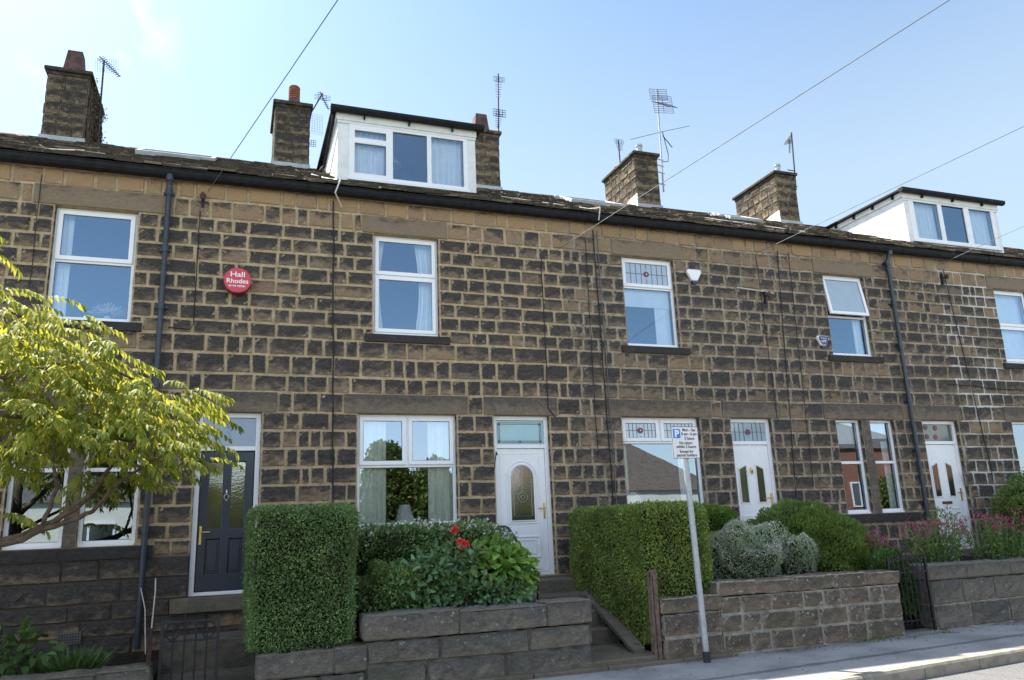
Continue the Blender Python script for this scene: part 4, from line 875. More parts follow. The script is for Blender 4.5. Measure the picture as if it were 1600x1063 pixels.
m_ = MB(); m_.tube([(6.35 + .17 * math.cos(q * math.pi / 14), .45, 1.87 + .24 * math.sin(q * math.pi / 14)) for q in range(28)], .025, 8, closed=True); m_.build('mirror_frame', 'mirrorwood', t)
m_ = MB(); m_.poly([(6.35 + .155 * math.cos(q * math.pi / 14), 1.87 + .225 * math.sin(q * math.pi / 14)) for q in range(28)], .45, .46); m_.build('mirror_glass', 'curtain', t)
# ------------------------------------------------------------------ things on the facade
t = thing('agent_sign', (-.02, 0, 5.14), 'round red estate agent sign with white lettering fixed to the stone wall', 'sign')
m_ = MB(); m_.poly([(-.03 + .185 * math.cos(q * math.pi / 24), 5.14 + .185 * math.sin(q * math.pi / 24)) for q in range(48)], -.16, -.02); m_.build('rim', 'red_dark', t)
m_ = MB(); m_.poly([(-.03 + .178 * math.cos(q * math.pi / 24), 5.14 + .178 * math.sin(q * math.pi / 24)) for q in range(48)], -.166, -.1605); m_.build('face', 'red', t)
text('Hall', .105, -.03, -.167, 5.19, 'inkwhite', t, width=.19, bold=.0012); text('Rhodes', .095, -.03, -.167, 5.095, 'inkwhite', t, width=.29, bold=.0012); text('01943 827331', .035, -.03, -.167, 5.04, 'inkwhite', t, 'phone_number', width=.22, bold=.001)
def alarm(x, z, label, front, low, txt=None, s=1.0):
    t = thing('alarm_box', (x, 0, z), label, 'alarm box')
    pr = [(-.10, .11), (.10, .11), (.125, .09), (.125, .05), (.05, -.08), (-.05, -.08), (-.125, .05), (-.125, .09)]
    m_ = MB(); m_.poly([(x + a * s, z + b * s) for a, b in pr], -.085, -.02); m_.build('cover', 'white' if front == 'white' else 'inkwhite', t, bevel=.015)
    m_ = MB(); pl = [(-.052, -.075), (.052, -.075), (.035, -.13), (-.035, -.13)]; m_.poly([(x + a * s, z + b * s) for a, b in pl], -.075, -.02); m_.build('strobe_lens', low, t, bevel=.01)
    if front != 'white':
        m_ = MB(); m_.poly([(x + a * s * .86, z + b * s * .86 + .004) for a, b in pr], -.09, -.0855); m_.build('front_panel', front, t)
        text('T.A.S', .045, x, -.0905, z + .04, 'inkwhite', t, width=.13); text('ALERT', .035, x, -.0905, z - .005, 'inkwhite', t, width=.12, bold=.001)
        m_ = MB(); m_.tube([(x - .045, -.091, z - .018), (x + .045, -.091, z - .018), (x, -.091, z - .065)], .003, 4, closed=True); m_.build('emblem', 'inkwhite', t)
alarm(7.6, 5.80, 'white triangular alarm box with a dark blue lens high beside the leaded window', 'white', 'navy', s=1.12)
alarm(10.26, 4.72, 'navy and white shield shaped alarm box beside the open top window', 'navy', 'navy', s=1.0)
def cable(name, pts, r, mat, label, cat='cable', n=5, group=None):
    m_ = MB(); m_.tube(pts, r, n); o = m_.build(name, mat, None, loc=pts[0]); return tag(o, label, cat, group)
def sag(a, b, s, n=24): a, b = Vector(a), Vector(b); return [a.lerp(b, i / n) - Vector((0, 0, s * 4 * (i / n) * (1 - i / n))) for i in range(n + 1)]
def jit(pts, s=.01): return [(p[0] + random.uniform(-s, s), p[1], p[2]) for p in pts]
def fall(x, z0, z1, n=12, dx=0, y=-.035): return jit([(x + dx * i / n, y + random.uniform(-.004, .004), z0 + (z1 - z0) * i / n) for i in range(n + 1)], .006)
OG = 'overhead wires from the facade to the street'
cable('overhead_wire', sag((-.49, -.03, 6.50), (3.9, -15.2, 7.35), .0), .0052, 'cable_grey', 'thin overhead wire rising from the wall between the left chimneys', 'wire', group=OG)
cable('overhead_wire', sag((4.70, -.03, 5.88), (8.85, -15.2, 7.3), .0), .0052, 'cable_grey', 'overhead wire sloping up from the wall beside the central dark cable', 'wire', group=OG)
cable('overhead_wire', sag((9.02, -.03, 6.36), (13.9, -15.2, 8.1), .0), .0052, 'cable_grey', 'overhead wire rising from the eaves between the two right chimneys', 'wire', group=OG)
cable('overhead_wire', sag((13.54, -.03, 6.50), (16.9, -12.2, 8.6), .0), .0052, 'cable_grey', 'overhead wire leaving the wall below the right hand dormer', 'wire', group=OG)
cable('wall_cable', fall(1.30, 6.55, 1.7, 20, .06), .012, 'cable', 'black cable falling straight down the wall left of the large lower window')
cable('wall_cable', fall(4.69, 5.9, 3.4, 14, 0) + [(4.8, -.04, 3.25)], .008, 'cable', 'thin black cable dropping to the lintel over the arched white door')
cable('wall_cable', fall(5.68, 6.5, 1.8, 20, .04), .011, 'cable', 'black cable left of the leaded windows, first of a close bunch')
cable('wall_cable', fall(5.75, 6.5, 1.8, 20, .03), .009, 'cable_grey', 'grey cable beside black ones left of the leaded windows')
cable('wall_cable', fall(5.52, 6.3, 2.6, 20, -.02), .007, 'cable', 'thinnest cable of the bunch left of the leaded windows')
cable('wall_cable', fall(-.58, 6.2, 4.5, 10) + [(-.62, -.04, 4.42), (-.9, -.04, 4.44)], .008, 'cable', 'thin cable beside the left downpipe bending to it above the tree')
cable('wall_cable', fall(-2.6, 6.5, 4.9, 10), .006, 'cable', 'thin cable left of the leftmost upper window')
cable('wall_cable', fall(9.5, 6.45, 1.9, 18, -.25), .008, 'cable', 'black cable running down the wall right of the third door')
cable('wall_cable', fall(9.75, 6.45, 2.1, 18, -.1), .006, 'cable', 'thin cable nearest the paired mullioned windows')
cable('wall_cable', fall(9.0, 6.3, 3.2, 18, .05), .006, 'cable', 'thin cable descending by the insulator above the third door')
cable('wall_cable', [(8.5, -.04, 5.66), (8.8, -.04, 5.64), (9.15, -.04, 5.62), (9.3, -.04, 5.60)], .012, 'cable_white', 'short pale horizontal cable run by the insulator')
cable('wall_cable', fall(13.62, 6.4, 2.2, 18, .35), .008, 'cable', 'black cable crossing the white pointed stones')
cable('wall_cable', jit([(13.2, -.04, 3.99), (13.9, -.04, 3.98), (14.3, -.04, 3.93), (15.6, -.04, 3.92)], .005), .008, 'cable', 'black cable running sideways over the white pointed stones')
def roofpt(x, y, h=.05): return (x, y, roofz(y) + h)
cable('roof_cable', [roofpt(1.08, 1.4), roofpt(1.12, 1.1), roofpt(1.22, .9), roofpt(1.2, .7), roofpt(1.36, .5), roofpt(1.42, .3), (1.38, -.22, 6.84), (1.3, -.235, 6.6), (1.42, -.06, 6.45)], .013, 'cable_white', 'pale tangled cable lying on the slates left of the big dormer')
cable('roof_cable', [roofpt(4.4, 1.0), roofpt(4.8, .7), roofpt(5.1, .5), roofpt(5.45, .35), roofpt(5.7, .1), (5.75, -.22, 6.84), (5.7, -.23, 6.6)], .011, 'cable_white', 'pale cable crossing the slates right of the big dormer')
cable('roof_cable', [roofpt(8.9, 1.8), roofpt(9.6, 1.2), roofpt(10.2, .8), roofpt(10.6, .4)], .011, 'cable_white', 'pale cable on the slates below the fourth chimney')
cable('roof_cable', [roofpt(-2.3, .9), roofpt(-2.5, .4), roofpt(-2.6, .05), (-2.62, -.22, 6.85)], .009, 'cable_white', 'short pale cable on slates below the ivy covered chimney')
def insulator(x, z, label):
    t = thing('insulator_bracket', (x, 0, z), label, 'insulator'); m_ = MB(); m_.box(x - .02, x + .02, -.06, 0, z - .12, z + .1); m_.tube([(x, -.05, z), (x, -.14, z + .02)], .01, 6); m_.build('bracket', 'iron', t)
    m_ = MB(); m_.lathe(x, -.15, [(.02, z - .04), (.04, z - .02), (.03, z), (.045, z + .02), (.03, z + .05), (.015, z + .07)], 12); m_.build('insulator', 'potdark', t)
insulator(9.1, 5.52, 'dark ceramic insulator on an iron bracket right of the white alarm box'); insulator(13.55, 6.2, 'dark ceramic insulator on a bracket right of the upper downpipe'); insulator(-.55, 6.36, 'small insulator bracket under the eaves right of the left downpipe')
# ------------------------------------------------------------------ aerials
def yagi(m_, a, b, n=10, el=.3, axis=None, r=.006, taper=.5):
    a, b = Vector(a), Vector(b); m_.tube([a, b], .011, 6); d = (b - a).normalized(); s = axis or d.cross(Z).normalized()
    for k in range(n): p = a.lerp(b, (k + .5) / n); l = el * .5 * (1 - taper * k / n); m_.tube([p - s * l, p + s * l], r, 4)
def grid(m_, c, u, v, w_, h_, nv=6, nh=1, r=.005):
    c = Vector(c); u = Vector(u).normalized(); v = Vector(v).normalized()
    m_.tube([c - u * w_ / 2 - v * h_ / 2, c + u * w_ / 2 - v * h_ / 2, c + u * w_ / 2 + v * h_ / 2, c - u * w_ / 2 + v * h_ / 2], r * 1.3, 4, closed=True)
    for k in range(1, nv): q = c + v * (h_ * (k / nv - .5)); m_.tube([q - u * w_ / 2, q + u * w_ / 2], r, 4)
    for k in range(1, nh + 1): q = c + u * (w_ * (k / (nh + 1) - .5)); m_.tube([q - v * h_ / 2, q + v * h_ / 2], r, 4)
AG = 'television aerials fixed to the chimneys'
def aerial(base, label): return thing('tv_aerial', base, label, 'aerial', AG)
t = aerial((-2.78, 4.6, 9.3), 'yagi aerial with a fine square reflector mesh on the ivy covered chimney')
m_ = MB(); m_.tube([(-2.78, 4.6, 9.3), (-2.80, 4.6, 11.15)], .018, 8); m_.build('mast', 'aerial', t)
m_ = MB(); yagi(m_, (-2.88, 4.55, 11.2), (-2.44, 4.3, 10.66), 12, .17, Vector((.8, .1, .6)).normalized(), .008); m_.build('boom', 'aerial', t)
m_ = MB(); grid(m_, (-2.76, 4.7, 11.1), (1, 0, .1), (-.1, .2, 1), .42, .34, 8, 9, .0022); m_.build('reflector', 'aerial', t)
t = aerial((1.26, 4.6, 10.2), 'aerial on a slanted mast between the louvred pot chimney and the big dormer')
m_ = MB(); m_.tube([(1.2, 4.55, 10.35), (1.55, 4.6, 11.12)], .018, 8); m_.build('mast', 'aerial', t)
m_ = MB(); yagi(m_, (1.5, 4.6, 11.16), (1.68, 4.5, 10.70), 9, .14, X); grid(m_, (1.56, 4.65, 11.06), (1, 0, 0), (0, .2, 1), .34, .13, 3, 3); m_.build('boom', 'aerial', t)
m_ = MB(); grid(m_, (1.42, 4.5, 10.3), (1, .2, 0), (0, .1, 1), .28, .5, 8, 4, .0022); grid(m_, (1.32, 4.4, 9.78), (1, 0, 0), (0, 0, 1), .2, .14, 3, 3); m_.build('reflector', 'aerial', t)
t = aerial((5.62, 4.8, 10.5), 'tall mast with two small aerials behind the right end of the big dormer')
m_ = MB(); m_.tube([(5.74, 4.8, 10.55), (5.80, 4.8, 12.5)], .018, 8)
for z_ in (10.62, 10.85): m_.tube([(5.45, 4.7, z_), (5.75, 4.8, z_)], .012, 6)
m_.build('mast', 'aerial', t)
m_ = MB(); yagi(m_, (5.8, 4.8, 12.3), (5.7, 4.6, 11.7), 7, .2, X); grid(m_, (5.82, 4.8, 12.35), (1, 0, 0), (0, 0, 1), .3, .12, 3, 3); m_.build('boom', 'aerial', t)
m_ = MB(); yagi(m_, (5.78, 4.8, 11.4), (5.66, 4.6, 10.9), 7, .2, X); grid(m_, (5.79, 4.8, 11.42), (1, 0, 0), (0, 0, 1), .32, .18, 3, 3, .008); m_.build('boom', 'aerial', t)
t = aerial((9.80, 4.2, 9.6), 'largest aerial with a wide grid reflector on the fourth chimney')
m_ = MB(); m_.tube([(9.84, 4.2, 9.55), (9.88, 4.2, 11.2), (9.90, 4.2, 12.42)], .022, 8)
for z_ in (9.75, 10.06, 10.25, 10.42): m_.tube([(9.6, 4.15, z_), (9.92, 4.22, z_)], .014, 6)
m_.build('mast', 'steel', t)
m_ = MB(); grid(m_, (9.88, 4.1, 12.2), (1, 0, .12), (0, .1, 1), .52, .3, 5, 1, .007); grid(m_, (9.92, 4.0, 11.86), (1, 0, .12), (0, .1, 1), .56, .5, 8, 1, .006); m_.build('reflector', 'aerial', t)
m_ = MB(); yagi(m_, (9.9, 4.15, 12.0), (9.86, 3.5, 11.5), 12, .46, X, .009, .3); m_.build('boom', 'aerial', t)
m_ = MB(); m_.tube([(9.02, 4.2, 10.86), (9.95, 4.2, 11.21), (10.8, 4.2, 11.5)], .007, 5); m_.tube([(9.96, 4.2, 11.22), (10.07, 4.2, 10.6), (10.05, 4.2, 10.4), (9.86, 4.2, 10.36)], .011, 6); m_.tube([(9.96, 4.2, 11.1), (10.14, 4.1, 10.75)], .012, 6); m_.build('dipole', 'aerial', t)
t = aerial((10.2, 7.0, 9.0), 'smallest aerial, showing over the slope of the fourth chimney')
m_ = MB(); m_.tube([(10.27, 7.0, 7.0), (10.24, 7.0, 12.45)], .02, 8); m_.build('mast', 'aerial', t); m_ = MB(); yagi(m_, (10.26, 7.0, 12.35), (10.1, 6.7, 11.95), 6, .25, X); grid(m_, (10.26, 7, 12.42), (1, 0, 0), (0, 0, 1), .3, .12, 3, 3); m_.build('boom', 'aerial', t)
t = aerial((14.02, 4.3, 10.1), 'leaning aerial with angled reflector plates on the fifth chimney')
m_ = MB(); m_.tube([(14.03, 4.3, 10.13), (14.13, 4.3, 11.85)], .02, 8)
for z_ in (10.25, 10.7): m_.tube([(13.75, 4.2, z_ - .06), (14.1, 4.32, z_)], .014, 6)
m_.build('mast', 'aerial', t)
m_ = MB(); m_.add([(14.1, 4.3, 11.8), (13.72, 4.2, 11.42), (13.74, 4.2, 11.36), (14.12, 4.3, 11.55), (14.1, 4.31, 11.8), (13.72, 4.21, 11.42), (13.74, 4.21, 11.36), (14.12, 4.31, 11.55)], [(0, 1, 2, 3), (7, 6, 5, 4), (0, 4, 5, 1), (1, 5, 6, 2), (2, 6, 7, 3), (3, 7, 4, 0)]); m_.build('reflector', 'lead', t)
m_ = MB(); yagi(m_, (14.0, 4.25, 11.6), (13.8, 4.1, 11.1), 8, .12, X); m_.build('boom', 'aerial', t)
# ------------------------------------------------------------------ garden walls
def gwall(x0, x1, y0, y1, zs, coping, label, mat, mort, wmin=.35, wmax=.75, name='garden_wall', lowz=-.12, gap=.026):
    t = thing(name, ((x0 + x1) / 2, (y0 + y1) / 2, 0), label, 'wall'); zt = zs[-1]
    s = MB(); s.cur = 1; s.box(x0 + .01, x1 - .01, y0, y1, lowz, zt - .01); s.cur = 0; kw = dict(wmin=wmin, wmax=wmax, proud=.032, gap=gap, rough=.017)
    courses(s, Vector((0, y0, 0)), X, Z, -Y, x0, x1, zs, [], **kw)
    courses(s, Vector((x0 + .01, y1, 0)), -Y, Z, -X, 0, y1 - y0, zs, [], **kw); courses(s, Vector((x1 - .01, y0, 0)), Y, Z, X, 0, y1 - y0, zs, [], **kw)
    s.build('wall_body', [mat, mort], t, attr=True)
    c_ = MB(); x = x0 - .02
    while x < x1 - .05:
        wd = min(random.uniform(*coping[1]), x1 + .02 - x)
        if x1 - x - wd < .3: wd = x1 + .02 - x
        a, b = x + .006, x + wd - .008; za, zb = zt + .004, zt + coping[0] + random.uniform(-.012, .012)
        for nrm, O, U, L0 in ((-Y, Vector((0, y0 - .012, 0)), X, (a, b)), (-X, Vector((a, y1 + .01, 0)), -Y, (0, y1 - y0 + .022)), (X, Vector((b, y0 - .012, 0)), Y, (0, y1 - y0 + .022))):
            add_stone(c_, O, U, Z, nrm, L0[0] - .008, L0[1] + .008, za, zb, proud=.022, gap=.004, rough=.015)
        add_stone(c_, Vector((0, 0, zb - .006)), X, Y, Z, a - .012, b + .012, y0 - .03, y1 + .03, proud=.012, gap=.002, rough=.018)
        c_.box(a + .004, b - .004, y0 - .008, y1 + .006, za + .004, zb - .008, at=[(.5, 0, 1, .5)] * 8); x += wd
    c_.build('coping', mat, t, attr=True); return t
gwall(1.38, 3.92, -2.80, -2.5, [0, .26, .50], (.25, (.85, 1.15)), 'grey coursed garden wall with thick coping below the red roses', 'gardenstone', 'garden_mortar', .55, 1.0, lowz=-.2)
gwall(.34, 1.375, -2.80, -2.5, [0, .22], (.24, (.6, 1.0)), 'lowest grey stone wall under the tall left hedge', 'gardenstone', 'garden_mortar', .4, .8, lowz=-.2)
gwall(-5.5, -.66, -2.80, -2.5, [0, .22], (.22, (.7, 1.1)), 'low stone wall at the bottom left corner beside the iron gate', 'gardenstone', 'garden_mortar', .4, .8, lowz=-.2)
gwall(4.86, 5.66, -2.80, -2.5, [0, .26, .52], (.19, (.5, .8)), 'short lower wall of squared stones behind the parking sign pole', 'gardenstone_pointed', 'garden_mortar_light', .28, .5)
gwall(5.66, 8.47, -2.80, -2.5, [0, .24, .46, .67], (.17, (.5, .9)), 'lichen spotted garden wall with pale pointing below the silver shrub', 'gardenstone_pointed', 'garden_mortar_light', .26, .5)
gwall(9.22, 17.4, -2.62, -2.3, [0, .32, .64], (.2, (.7, 1.1)), 'garden wall with thin cream pointing at the right edge beyond the gate', 'gardenstone', 'garden_mortar_light', .5, .8, gap=.014)
mb = MB(); x = 2.2
while x < 5.7: wd = random.uniform(.7, 1.1); mb.box(x, min(x + wd - .01, 5.7), -2.93, -2.836, -.12, .045 + random.uniform(-.008, .008), at=[(random.random(), 0, 1, .5)] * 8); x += wd
tag(mb.build('edging_stones', 'stepstone', None, attr=True, bevel=.012, loc=(4, -2.9, 0)), 'low worn edging stones along the pavement at the foot of the steps', 'edging')
# steps
t = thing('garden_steps', (4.3, -1.4, 0), 'worn stone garden steps climbing to the white arched glass door', 'steps')
for k, (ya, yb, z_) in enumerate(((-.55, -.092, .84), (-1.0, -.55, .66), (-1.4, -1.0, .48), (-1.75, -1.4, .28), (-2.83, -1.75, .09))):
    m_ = MB(); m_.box(3.74, 4.82, ya + .002, yb + .03 if k else yb, -.1 + k * .001, z_, at=[(random.random(), 0, 1, .4)] * 8); m_.build('step', 'stepstone', t, attr=True, bevel=.015)
m_ = MB(); m_.add([(4.55, -2.6, .08), (4.70, -2.6, .08), (4.84, -.9, .62), (4.70, -.9, .62), (4.55, -2.6, .13), (4.70, -2.6, .15), (4.84, -.9, .70), (4.70, -.9, .68)], [(4, 5, 6, 7), (0, 1, 5, 4), (3, 0, 4, 7), (1, 2, 6, 5)], [(.5, 0, 1, .5)] * 8); m_.build('side_kerb', 'stepstone', t, attr=True)
t = thing('handrail', (3.72, -.8, .8), 'black metal handrail beside the steps to the arched glass door', 'handrail')
m_ = MB(); m_.tube([(3.70, -.28, 1.60), (3.74, -.50, 1.60), (3.76, -.56, 1.58), (3.80, -1.55, .98)], .02, 8); m_.build('rail', 'rail', t); m_ = MB(); m_.tube([(3.80, -1.5, 1.0), (3.80, -1.5, .36)], .016, 8); m_.build('upright', 'rail', t)
m_ = MB(); m_.tube([(3.72, -.33, 1.6), (3.72, -.33, .68)], .016, 8); m_.build('upright', 'rail', t)
t = thing('key_hook', (3.77, 0, 2.7), 'small black iron bell bracket at the left of the arched glass door', 'bracket'); m_ = MB(); m_.tube([(3.76, -.03, 2.45), (3.76, -.06, 2.55), (3.78, -.05, 2.66), (3.79, -.04, 2.72)], .008, 6); m_.build('hook', 'iron', t); m_ = MB(); m_.lathe(3.79, -.06, [(.02, 2.66), (.012, 2.70)], 8); m_.build('knob', 'iron', t)
# wooden post
m_ = MB(); m_.box(4.705, 4.795, -2.84, -2.74, -.1, 1.02)
m_.v = [(x_ + (.012 if z_ > .5 else 0), y_, z_ + (.02 if z_ > .5 and x_ > 4.75 else 0)) for x_, y_, z_ in m_.v]; t = thing('gate_post', (4.75, -2.79, 0), 'weathered brown wooden gate post at the foot of the steps', 'post'); m_.build('post', 'wood', t, bevel=.008)
m_ = MB(); m_.tube([(4.70, -2.85, .95), (4.70, -2.85, 1.02)], .008, 6); m_.box(4.735, 4.742, -2.846, -2.8405, .02, .98); m_.build('hinge_pin', 'iron_rust', t)
# gates
def gate(x0, x1, y, z0, z1, label, rings=True, bars=6, arch=False):
    t = thing('iron_gate', ((x0 + x1) / 2, y, z0), label, 'gate', None); m_ = MB(); wd = x1 - x0
    for xx in (x0, x1): m_.box(xx - .014, xx + .014, y - .014, y + .014, z0 - .1, z1 + .02)
    for z_ in (z0 + .05, z1 - .2, z1 - .02): m_.box(x0 + .014, x1 - .014, y - .011, y + .011, z_ - .011, z_ + .011)
    m_.build('gate_frame', 'iron', t)
    for k in range(1, bars + 1):
        b = MB(); xx = x0 + wd * k / (bars + 1); ht = z1 + (.06 if k == (bars + 1) // 2 else -.032) + (.05 * math.sin(math.pi * k / (bars + 1)) if arch else 0); b.tube([(xx, y - .016 if True else y, z0 + .0), (xx, y - .016, ht)], .008, 6)
        if arch: b.tube([(xx, y - .016, ht), (xx + .02, y - .016, ht + .05), (xx, y - .016, ht + .09)], .006, 5, .001)
        b.build('bar', 'iron', t)
    if rings:
        for k in range(2):
            cx = x0 + .09 + k * (wd - .18); r = MB(); r.tube([(cx + .06 * math.cos(q * math.pi / 9), y, z1 - .11 + .075 * math.sin(q * math.pi / 9)) for q in range(18)], .008, 6, closed=True); r.build('scroll', 'iron', t)
    return t
gate(-.56, -.05, -2.65, .12, .84, 'black wrought iron gate with round scrolls below the dark front door', True, 4)
m_ = MB(); m_.box(-.68, -.64, -2.7, -2.66, 0, .78); tag(m_.build('iron_post', 'iron_rust', None, loc=(-.66, -2.68, 0)), 'thin rusty iron post beside the scrolled left gate', 'post')
gate(8.52, 9.18, -2.62, .1, .98, 'black iron garden gate with spiked bars overgrown by pink flowers', False, 7, True)
m_ = MB(); m_.tube([(-.82, -.6, .3), (-.80, -.55, 1.0), (-.81, -.5, 1.15)], .008, 6); m_.tube([(-.86, -.6, .3), (-.9, -.55, .8), (-.97, -.5, 1.05)], .006, 6); tag(m_.build('garden_cane', 'cable_white', None, loc=(-.82, -.6, .24)), 'pale garden canes leaning by the foot of the left downpipe', 'cane')
# parking sign
t = thing('parking_sign', (5.23, -3.06, 0), 'parking restriction sign on a grey metal pole on the pavement', 'sign')
m_ = MB(); m_.tube([(5.245, -3.06, -.02), (5.19, -3.06, 2.66)], .036, 16); m_.lathe(5.19, -3.06, [(.037, 2.66), (.02, 2.68)], 12); m_.build('pole', 'steel', t, smooth=False)
m_ = MB(); m_.tube([(5.245, -3.06, -.02), (5.243, -3.06, .12)], .043, 16); m_.build('pole_sleeve', 'pipe', t)
m_ = MB(); m_.box(5.0, 5.375, -3.112, -3.106, 2.32, 2.705); so_ = m_.build('sign_plate', 'sign', t, bevel=.002)
m_ = MB(); m_.plate(5.0, 5.375, 2.32, 2.705, [(5.006, 5.369, 2.326, 2.699)], -3.1135, -3.1122); m_.build('sign_border', 'ink', so_)
m_ = MB(); m_.box(5.022, 5.122, -3.1135, -3.1122, 2.565, 2.675); m_.build('parking_panel', 'signblue', so_)
text('P', .115, 5.072, -3.1150, 2.58, 'inkwhite', so_, 'parking_letter', bold=.004)
for s_, xx, zz2, sz, wd in (('Mon - Sat', 5.245, 2.648, .05, .18), ('8 am - 6 pm', 5.245, 2.600, .05, .215), ('2 hours', 5.245, 2.545, .05, .14), ('No return', 5.19, 2.490, .05, .18), ('within 2 hours', 5.19, 2.445, .05, .275), ('Except for', 5.19, 2.388, .05, .19), ('permit holders', 5.19, 2.343, .05, .28)): text(s_, sz, xx, -3.1135, zz2, 'ink', so_, width=wd, bold=.0008, extr=.0006)
m_ = MB(); m_.box(5.13, 5.25, -3.105, -3.02, 2.42, 2.45); m_.box(5.13, 5.25, -3.105, -3.02, 2.58, 2.61); m_.build('clamp', 'steel', t)
# ------------------------------------------------------------------ hedges
def hedge(name, label, x0, x1, y0, y1, z0, z1, n, L, mat, seed=1, zfun=None, taper=0.):
    t = thing(name, ((x0 + x1) / 2, (y0 + y1) / 2, z0), label, 'hedge'); c = ((x0 + x1) / 2, (y0 + y1) / 2, (z0 + z1) / 2); r = ((x1 - x0) / 2, (y1 - y0) / 2, (z1 - z0) / 2)
    core_blob('inner_twigs', c, ((r[0] - .045) * (1 - taper), (r[1] - .045) * (1 - taper), r[2] - .045), 'hedge_core', t, .008, 4, seed, 9.0, .99)
    A = [r[1] * r[2], r[1] * r[2], r[0] * r[2], r[0] * r[2] * .15, r[0] * r[1]]; A = np.array(A) / sum(A); P = []; D = []
    for k, (ax, sg) in enumerate(((0, -1), (0, 1), (1, -1), (1, 1), (2, 1))):
        m = int(n * A[k]); q = RNG.uniform(-1, 1, (m, 3)); q[:, ax] = sg; d = np.zeros((m, 3)); d[:, ax] = sg; P.append(q); D.append(d)
    q = np.concatenate(P); d = np.concatenate(D); ex = (np.abs(q) ** 12).sum(1) ** (-1 / 12.); q = q * ex[:, None]; nn = q ** 7; nn /= np.linalg.norm(nn, axis=1, keepdims=True)
    pos = np.array(c) + q * np.array(r) + nn * (blob_noise(q * np.array(r), 5, seed) * .032 + RNG.normal(0, .012, len(q)) - RNG.random(len(q)) ** 2 * .04)[:, None]
    if zfun is not None: keep = pos[:, 2] > zfun(pos); pos, nn = pos[keep], nn[keep]
    # a few shoots stick out
    Dr = nn * .3 + RNG.normal(0, .62, nn.shape) + np.array([0, 0, .25]); f_ = ((pos[:, 2] - z0) / (z1 - z0))[:, None]; cc = np.array([c[0], c[1], 0]); pos[:, :2] = cc[:2] + (pos[:, :2] - cc[:2]) * (1 + taper * (f_ - 1)); leafmesh('foliage', pos, Dr, L, L * .55, mat, t, fold=.2)
    ns = n // 70; idx = RNG.integers(0, len(pos), ns); leafmesh('stray_leaves', pos[idx] + nn[idx] * RNG.uniform(.0, .035, (ns, 1)), nn[idx] + RNG.normal(0, .3, (ns, 3)) + np.array([0, 0, .5]), L * 1.3, L * .6, mat, t)
    return t
hedge('clipped_hedge', 'tall square clipped dark green hedge in front of the grey door', .20, 1.32, -2.78, -1.5, .44, 1.885, 52000, .028, 'hedge', 1, taper=.07)
hedge('clipped_hedge', 'long clipped yellow green hedge beside the steps and sign pole', 4.76, 5.74, -2.66, -.35, .10, 1.80, 76000, .031, 'hedge_yellow', 2)
# ------------------------------------------------------------------ garden plants
t = shrub('flowering_hedge', 'dark small leaved hedge with tiny white blossoms under the large window', 'hedge', (2.36, -1.4, 1.18), (.98, .42, .47), 20000, .042, .024, 'hedge', sq=5., amp=.22, seed=3, stemz=.66, extra=[('blossom', 'paleflower', 800, .042, .038, -.3)])
shrub('low_shrub', 'low dark shrub with yellowish tips at the right foot of the tall hedge', 'shrub', (1.72, -2.2, .95), (.36, .25, .32), 6000, .05, .028, 'hedge', amp=.3, seed=4, stemz=.66, extra=[('tips', 'yellowtip', 60, .04, .025, .1)])
def leafy(name, label, c, r, n, L, W, mat, seed, stems=14, upw=.2, cat='plant', base=.66):
    t = thing(name, (c[0], c[1], base), label, cat); P, d = shell_points(n, c, r, None, seed, .22, .65, 3.5, -.9)
    leafmesh('leaves', P, d * .6 + RNG.normal(0, .5, d.shape) + np.array([0, -.25, upw - .3]), L, W, mat, t, big=True, fold=.12, curl=.25)
    m_ = MB()
    for k in range(stems):
        a = random.uniform(0, 6.28); q = random.random() ** .5; e = (c[0] + r[0] * q * math.cos(a) * .9, c[1] + r[1] * q * math.sin(a) * .9, c[2] + r[2] * random.uniform(-.1, .9)); b = (c[0] + .25 * r[0] * math.cos(a), c[1] + .25 * r[1] * math.sin(a), base - .02)
        m_.tube([b, ((b[0] + e[0]) / 2, (b[1] + e[1]) / 2, (b[2] + e[2]) / 2 + .05), e], .008, 5, .004)
    m_.build('stems', 'bark', t); return t
rb = leafy('rose_bush', 'rose bush with two coral red blooms behind the grey garden wall', (2.45, -2.12, 1.05), (.48, .3, .42), 850, .085, .05, 'roseleaf', 5, 22, cat='rose bush')
m_ = MB(); m_.tube([(2.5, -2.15, .7), (2.62, -2.12, 1.1), (2.64, -2.05, 1.38)], .007, 5); m_.tube([(2.45, -2.05, .7), (2.5, -2.0, 1.2), (2.57, -1.98, 1.56)], .007, 5); m_.build('flower_stems', 'roseleaf', rb)
def rose(c, r, parent):
    n = 70; d = RNG.normal(0, 1, (n, 3)); d /= np.linalg.norm(d, axis=1, keepdims=True); d[:, 1] = -np.abs(d[:, 1]) * .9; s = RNG.uniform(.15, .75, (n, 1)); P = np.array(c) + d * r * s
    return leafmesh('rose_bloom', P, np.cross(d, RNG.normal(0, 1, (n, 3))) + d * .5, r * 1.0, r * 1.0, 'redflower', parent, big=True, fold=.25, up=d)
rose((2.64, -2.08, 1.42), .062, rb); rose((2.57, -2.0, 1.59), .04, rb)
leafy('leafy_plant', 'tall pale green rough leaved plants between rose bush and dark shrub', (2.12, -2.25, .98), (.34, .2, .36), 420, .12, .05, 'roseleaf', 6, 12)
leafy('hydrangea', 'broad leaved bright green shrub against the black handrail', (3.10, -1.98, 1.03), (.42, .36, .42), 1050, .12, .085, 'bigleaf', 7, 18, cat='shrub')
leafy('leafy_plant', 'low green plants at the foot of the broad leaved shrub along the wall', (2.75, -2.38, .84), (.7, .12, .17), 420, .08, .05, 'roseleaf', 8, 8)
